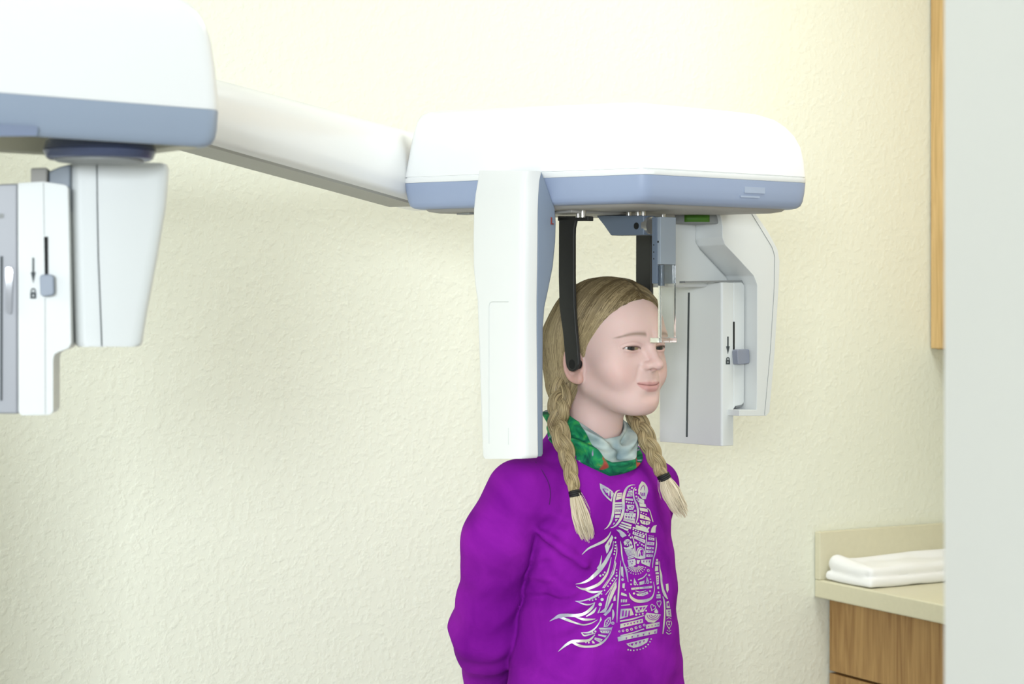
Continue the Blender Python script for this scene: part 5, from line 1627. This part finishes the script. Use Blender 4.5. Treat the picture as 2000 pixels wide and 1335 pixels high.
for x, y, r in ((205, 1000, 14), (255, 992, 17), (312, 985, 20), (372, 970, 20), (432, 951, 20), (488, 935, 19), (545, 912, 18)): B.D(x, y, r); B.KD(x, y, r * 0.42)
B.G(570, 907, 755, 870, 755, 930, 570, 967); B.KD(605, 930, 8, 650, 922, 8, 695, 912, 8, 735, 902, 8)
B.S((220, 1060, 15), (380, 1020, 15), (545, 965, 15))
B.G(180, 1078, 725, 965, 720, 1025, 190, 1137)
for i in range(6): B.K(290 + i * 78, 1085 - i * 17, 312 + i * 78, 1080 - i * 17, 300 + i * 78, 1112 - i * 16)
B.G(300, 1167, 607, 1088, 585, 1150, 500, 1200, 400, 1226, 330, 1200)
for i in range(4): B.K(355 + i * 58, 1170 - i * 15, 398 + i * 52, 1158 - i * 13, 380 + i * 52, 1200 - i * 16)
B.K(335, 1172, 350, 1195, 352, 1168)
for x, y in ((325, 1250), (360, 1257), (402, 1260), (448, 1252), (490, 1245), (530, 1232), (566, 1210), (600, 1180), (624, 1142), (640, 1105)): B.D(x, y, 11)
B.D(720, 20, 15); B.G(700, 42, 740, 40, 740, 85, 698, 86); B.G(695, 105, 735, 104, 736, 170, 690, 176); B.G(700, 190, 742, 188, 746, 216, 700, 218); B.G(705, 235, 745, 232, 745, 350, 715, 362); B.KD(725, 262, 8, 727, 292, 8, 728, 322, 8)
B.G(722, 385, 748, 382, 750, 420, 725, 420); B.D(742, 465, 12); B.G(715, 492, 765, 485, 770, 512, 712, 516); B.G(712, 522, 770, 518, 772, 546, 710, 548)
B.S((755, 40, 5), (760, 140, 14), (775, 230, 30), (782, 320, 26), (800, 420, 30), (830, 500, 36), (866, 556, 12))
B.S((800, 520, 10), (820, 600, 22), (825, 750, 20), (815, 900, 22), (800, 1032, 12))
B.G(840, 352, 875, 345, 880, 430, 862, 472, 846, 430)
B.G(850, 592, 880, 582, 900, 680, 850, 682); B.K(862, 610, 876, 606, 884, 650, 862, 652)
B.G(845, 700, 908, 692, 918, 800, 850, 792); B.KD(880, 725, 9, 884, 760, 9)
B.S((850, 830, 7), (885, 812, 8), (915, 830, 7)); B.D(885, 905, 12)
B.S((845, 1010, 10), (880, 1036, 13), (915, 1020, 9)); B.D(862, 985, 7, 885, 995, 8, 906, 985, 7)
C = Reg(1070, 1030, 5.34)
C.S((655, 38, 4), (630, 90, 16), (580, 140, 28), (500, 180, 24), (420, 220, 18), (355, 282, 4))
C.G(665, 75, 680, 100, 625, 255, 610, 272, 592, 190); C.K(632, 165, 640, 140, 642, 175, 630, 190)
C.S((682, 140, 4), (672, 210, 8), (640, 280, 30), (590, 370, 36), (530, 450, 40), (440, 535, 30), (360, 575, 16), (290, 590, 4))
C.S((560, 290, 4), (545, 380, 18), (520, 430, 28))
C.D(545, 500, 12, 575, 490, 10, 592, 465, 10)
C.S((660, 310, 5), (640, 400, 12), (610, 490, 22), (540, 580, 30), (450, 625, 30), (390, 640, 24), (340, 635, 16), (295, 612, 4))
C.S((370, 640, 10), (450, 670, 24), (520, 668, 18), (565, 655, 4))
C.S((570, 655, 4), (520, 700, 24), (440, 740, 18), (350, 765, 10), (285, 765, 3))
C.D(435, 755, 8, 465, 755, 9, 498, 745, 10, 530, 722, 6)
C.S((290, 765, 4), (370, 795, 14), (430, 800, 13), (490, 780, 4))
C.S((490, 775, 4), (460, 830, 28), (390, 890, 30), (300, 915, 34), (200, 910, 34), (120, 920, 38), (70, 945, 20), (20, 975, 4))
C.S((505, 830, 8), (470, 880, 26), (400, 925, 8))
C.S((120, 930, 20), (200, 960, 28), (280, 990, 18), (370, 1010, 15), (450, 995, 13), (515, 960, 4))
C.S((270, 925, 6), (370, 955, 24), (440, 955, 18), (495, 950, 6))
C.S((545, 830, 6), (535, 860, 12), (520, 890, 8)); C.D(565, 748, 17, 545, 800, 19)
C.G(695, 330, 712, 372, 690, 480, 590, 630, 565, 625, 640, 520, 680, 420); C.S((700, 360, 5), (665, 480, 5), (585, 615, 4), mi=1)
C.S((600, 700, 6), (660, 620, 9), (716, 530, 8))
C.D(715, 500, 12, 690, 530, 10, 672, 552, 10, 650, 582, 8, 625, 610, 8, 590, 652, 8, 560, 690, 8, 716, 440, 7, 714, 470, 7)
C.G(712, 560, 716, 620, 650, 770, 600, 882, 535, 885, 590, 840, 620, 720, 660, 630); C.S((690, 600, 5), (645, 690, 6), (610, 830, 4), mi=1)
C.G(702, 700, 706, 760, 680, 765, 685, 725); C.G(680, 790, 650, 870, 600, 920, 578, 905, 630, 850, 668, 785)
C.G(655, 930, 657, 990, 622, 1030, 580, 1036, 590, 970, 625, 935); C.K(645, 945, 646, 985, 618, 1018, 592, 1022, 600, 975, 625, 948); C.S((640, 950, 6), (600, 1018, 6), mi=2); C.S((620, 960, 5), (635, 985, 5), mi=2); C.S((605, 985, 5), (622, 1005, 5), mi=2)
C.S((675, 850, 8), (681, 900, 24), (672, 960, 8)); C.D(675, 995, 17); C.KD(675, 995, 6)
C.G(550, 925, 562, 962, 535, 985); C.S((555, 960, 8), (500, 1040, 14), (430, 1090, 18), (345, 1095, 4))
C.S((350, 1095, 8), (380, 1125, 16), (440, 1110, 12), (495, 1100, 6)); C.D(465, 1090, 11, 495, 1080, 11)
C.S((490, 1115, 8), (430, 1170, 26), (350, 1180, 28), (260, 1185, 30), (200, 1215, 26), (150, 1255, 14), (108, 1292, 3))
C.S((250, 1190, 20), (320, 1225, 26), (400, 1240, 22), (500, 1230, 24), (580, 1185, 20), (640, 1110, 10), (670, 1030, 4))
C.D(395, 1195, 8, 425, 1197, 10)
C.G(455, 1180, 470, 1175, 492, 1205, 465, 1207); C.G(490, 1142, 572, 1160, 545, 1200, 482, 1162)
for i in range(4): C.S((500 + i * 16, 1150 + i * 4, 4), (508 + i * 13, 1172 + i * 6, 4), mi=1)
C.G(530, 1042, 667, 1040, 652, 1062, 540, 1060); C.G(540, 1070, 645, 1070, 632, 1100, 557, 1096); C.KD(570, 1082, 5, 595, 1084, 5, 620, 1083, 5); C.G(525, 1108, 612, 1122, 600, 1142, 525, 1122)
C.D(702, 105, 11, 702, 150, 10, 702, 185, 9, 700, 215, 9, 695, 245, 9, 690, 275, 9)
C.S((715, 170, 4), (716, 260, 9), (690, 370, 6))
quads3 = PF
me = bpy.data.meshes.new('horse_print')
me.from_pydata([tuple(p) for p in loc([tuple(p) for p in PV])], [], PF)
me.materials.append(M['foil']); me.materials.append(M['purple'])
me.polygons.foreach_set('material_index', PM)
bm = bmesh.new(); bm.from_mesh(me)
camv = Vector((CAML[0], CAML[1], CAML[2] + ZE))
for fc in bm.faces:
    if fc.normal.dot(camv - fc.calc_center_median()) < 0: fc.normal_flip()
bm.to_mesh(me); bm.free(); me.update()
hp = bpy.data.objects.new('horse_print', me); COL.objects.link(hp); hp.parent = shirt
hp['label'] = 'silver foil print of a patterned horse head with flowing mane'

# armhole seam of the near sleeve
sp_ = [p for p in (on_shirt(px, py, 0.0002) for px, py in ((1036, 890), (1046, 902), (1060, 921), (1071, 942), (1075, 962), (1073, 985))) if p is not None]
v, f = tube([Vector(p) for p in smooth_path(sp_, 24)], 0.0008, 6)
np_mesh('sleeve_seam', loc([tuple(p) for p in v]), np.array([q for q in f if len(q) == 4]), [mat('dark_purple_thread', (0.09, 0.004, 0.14), 0.9)], shirt)

# ---------------------------------------------------------------- trousers and shoes (below the picture)
g = Grid((-0.16, -0.16, -1.37), (0.19, 0.12, -0.60), 0.007)
tr = ell(g, (TCX, -0.018, -0.70), (0.142, 0.108, 0.11))
for sx in (1, -1):
    lg = cap(g, (TCX + sx * 0.070, -0.020, -0.72), (TCX + sx * 0.078, -0.010, -1.02), 0.078, 0.058)
    lg = smin(lg, cap(g, (TCX + sx * 0.078, -0.010, -1.02), (TCX + sx * 0.082, -0.035, -1.34), 0.058, 0.048), 0.02)
    tr = smin(tr, lg, 0.03)
tr = np.maximum(tr, np.maximum(-1.345 - g.z, g.z + 0.625))
v_, q_ = surface_nets(tr, g.lo, g.h)
np_mesh('trousers', loc(v_), q_, [mat('blue_denim', (0.035, 0.055, 0.11), 0.8, bump=0.2, bscale=700)], girl)
for sx in (1, -1):
    cx = TCX + sx * 0.084
    g = Grid((cx - 0.06, -0.12, -1.4005), (cx + 0.06, 0.16, -1.28), 0.004)
    d = ell(g, (cx, 0.015, -1.375), (0.042, 0.115, 0.045))
    d = smin(d, cap(g, (cx, -0.040, -1.36), (cx, -0.040, -1.31), 0.042, 0.040), 0.03)
    d = np.maximum(d, -1.3975 - g.z)
    v_, q_ = surface_nets(d, g.lo, g.h)
    np_mesh('shoe', loc(v_), q_, [mat('grey_canvas', (0.2, 0.2, 0.22), 0.7)], girl)

# ---------------------------------------------------------------- folded white cloth on the worktop
s0_, s1_, t0_, t1_ = 0.03, 0.50, 0.02, 0.56
class TG: pass
g = Grid((-0.01, 0.02, -0.006), (0.53, 0.22, 0.09), 0.003)
def sbox(g, lo, hi, r):
    cx = [(lo[i] + hi[i]) / 2 for i in range(3)]; hh = [(hi[i] - lo[i]) / 2 - r for i in range(3)]
    qx, qy, qz = np.abs(g.x - cx[0]) - hh[0], np.abs(g.y - cx[1]) - hh[1], np.abs(g.z - cx[2]) - hh[2]
    return np.sqrt(np.maximum(qx, 0) ** 2 + np.maximum(qy, 0) ** 2 + np.maximum(qz, 0) ** 2) + np.minimum(np.maximum(qx, np.maximum(qy, qz)), 0) - r
wv = 0.004 * np.sin(g.x * 17 + g.y * 19) + 0.003 * np.sin(g.y * 47 - g.x * 11)
d = sbox(g, (0.006, 0.025, 0.0), (0.50, 0.175, 0.020), 0.007)
d = smin(d, sbox(g, (0.012, 0.025, 0.018), (0.49, 0.168, 0.040), 0.010) + wv * 0.7, 0.004)
d = smin(d, cap(g, (0.028, 0.045, 0.038), (0.024, 0.135, 0.026), 0.019, 0.013) + wv * 0.4, 0.012)
d = smin(d, cap(g, (0.05, 0.066, 0.034), (0.49, 0.060, 0.034), 0.016, 0.016) + wv * 0.5, 0.012)
d = smax(d, -cap(g, (0.004, 0.05, 0.020), (0.004, 0.20, 0.016), 0.006, 0.004), 0.006)
d = d + 0.0012 * np.sin(g.x * 60 + g.z * 90) * np.sin(g.y * 50)
d = np.maximum(d, 0.0 - g.z)
v_, q_ = surface_nets(d, g.lo, g.h)
wv_ = [wb(0.0 + p[0], p[1], CT + 0.0008 + p[2]) for p in v_]
o0 = wb(0.25, 0.3, CT)
tw = np_mesh('folded_cloth', [tuple(p - o0) for p in wv_], q_, [M['towel']], None)
tw.location = o0
tm = tw.modifiers.new('smooth', 'SMOOTH'); tm.factor = 0.5; tm.iterations = 5
tag(tw, 'white cloth loosely folded and lying on the beige counter worktop', 'cloth')
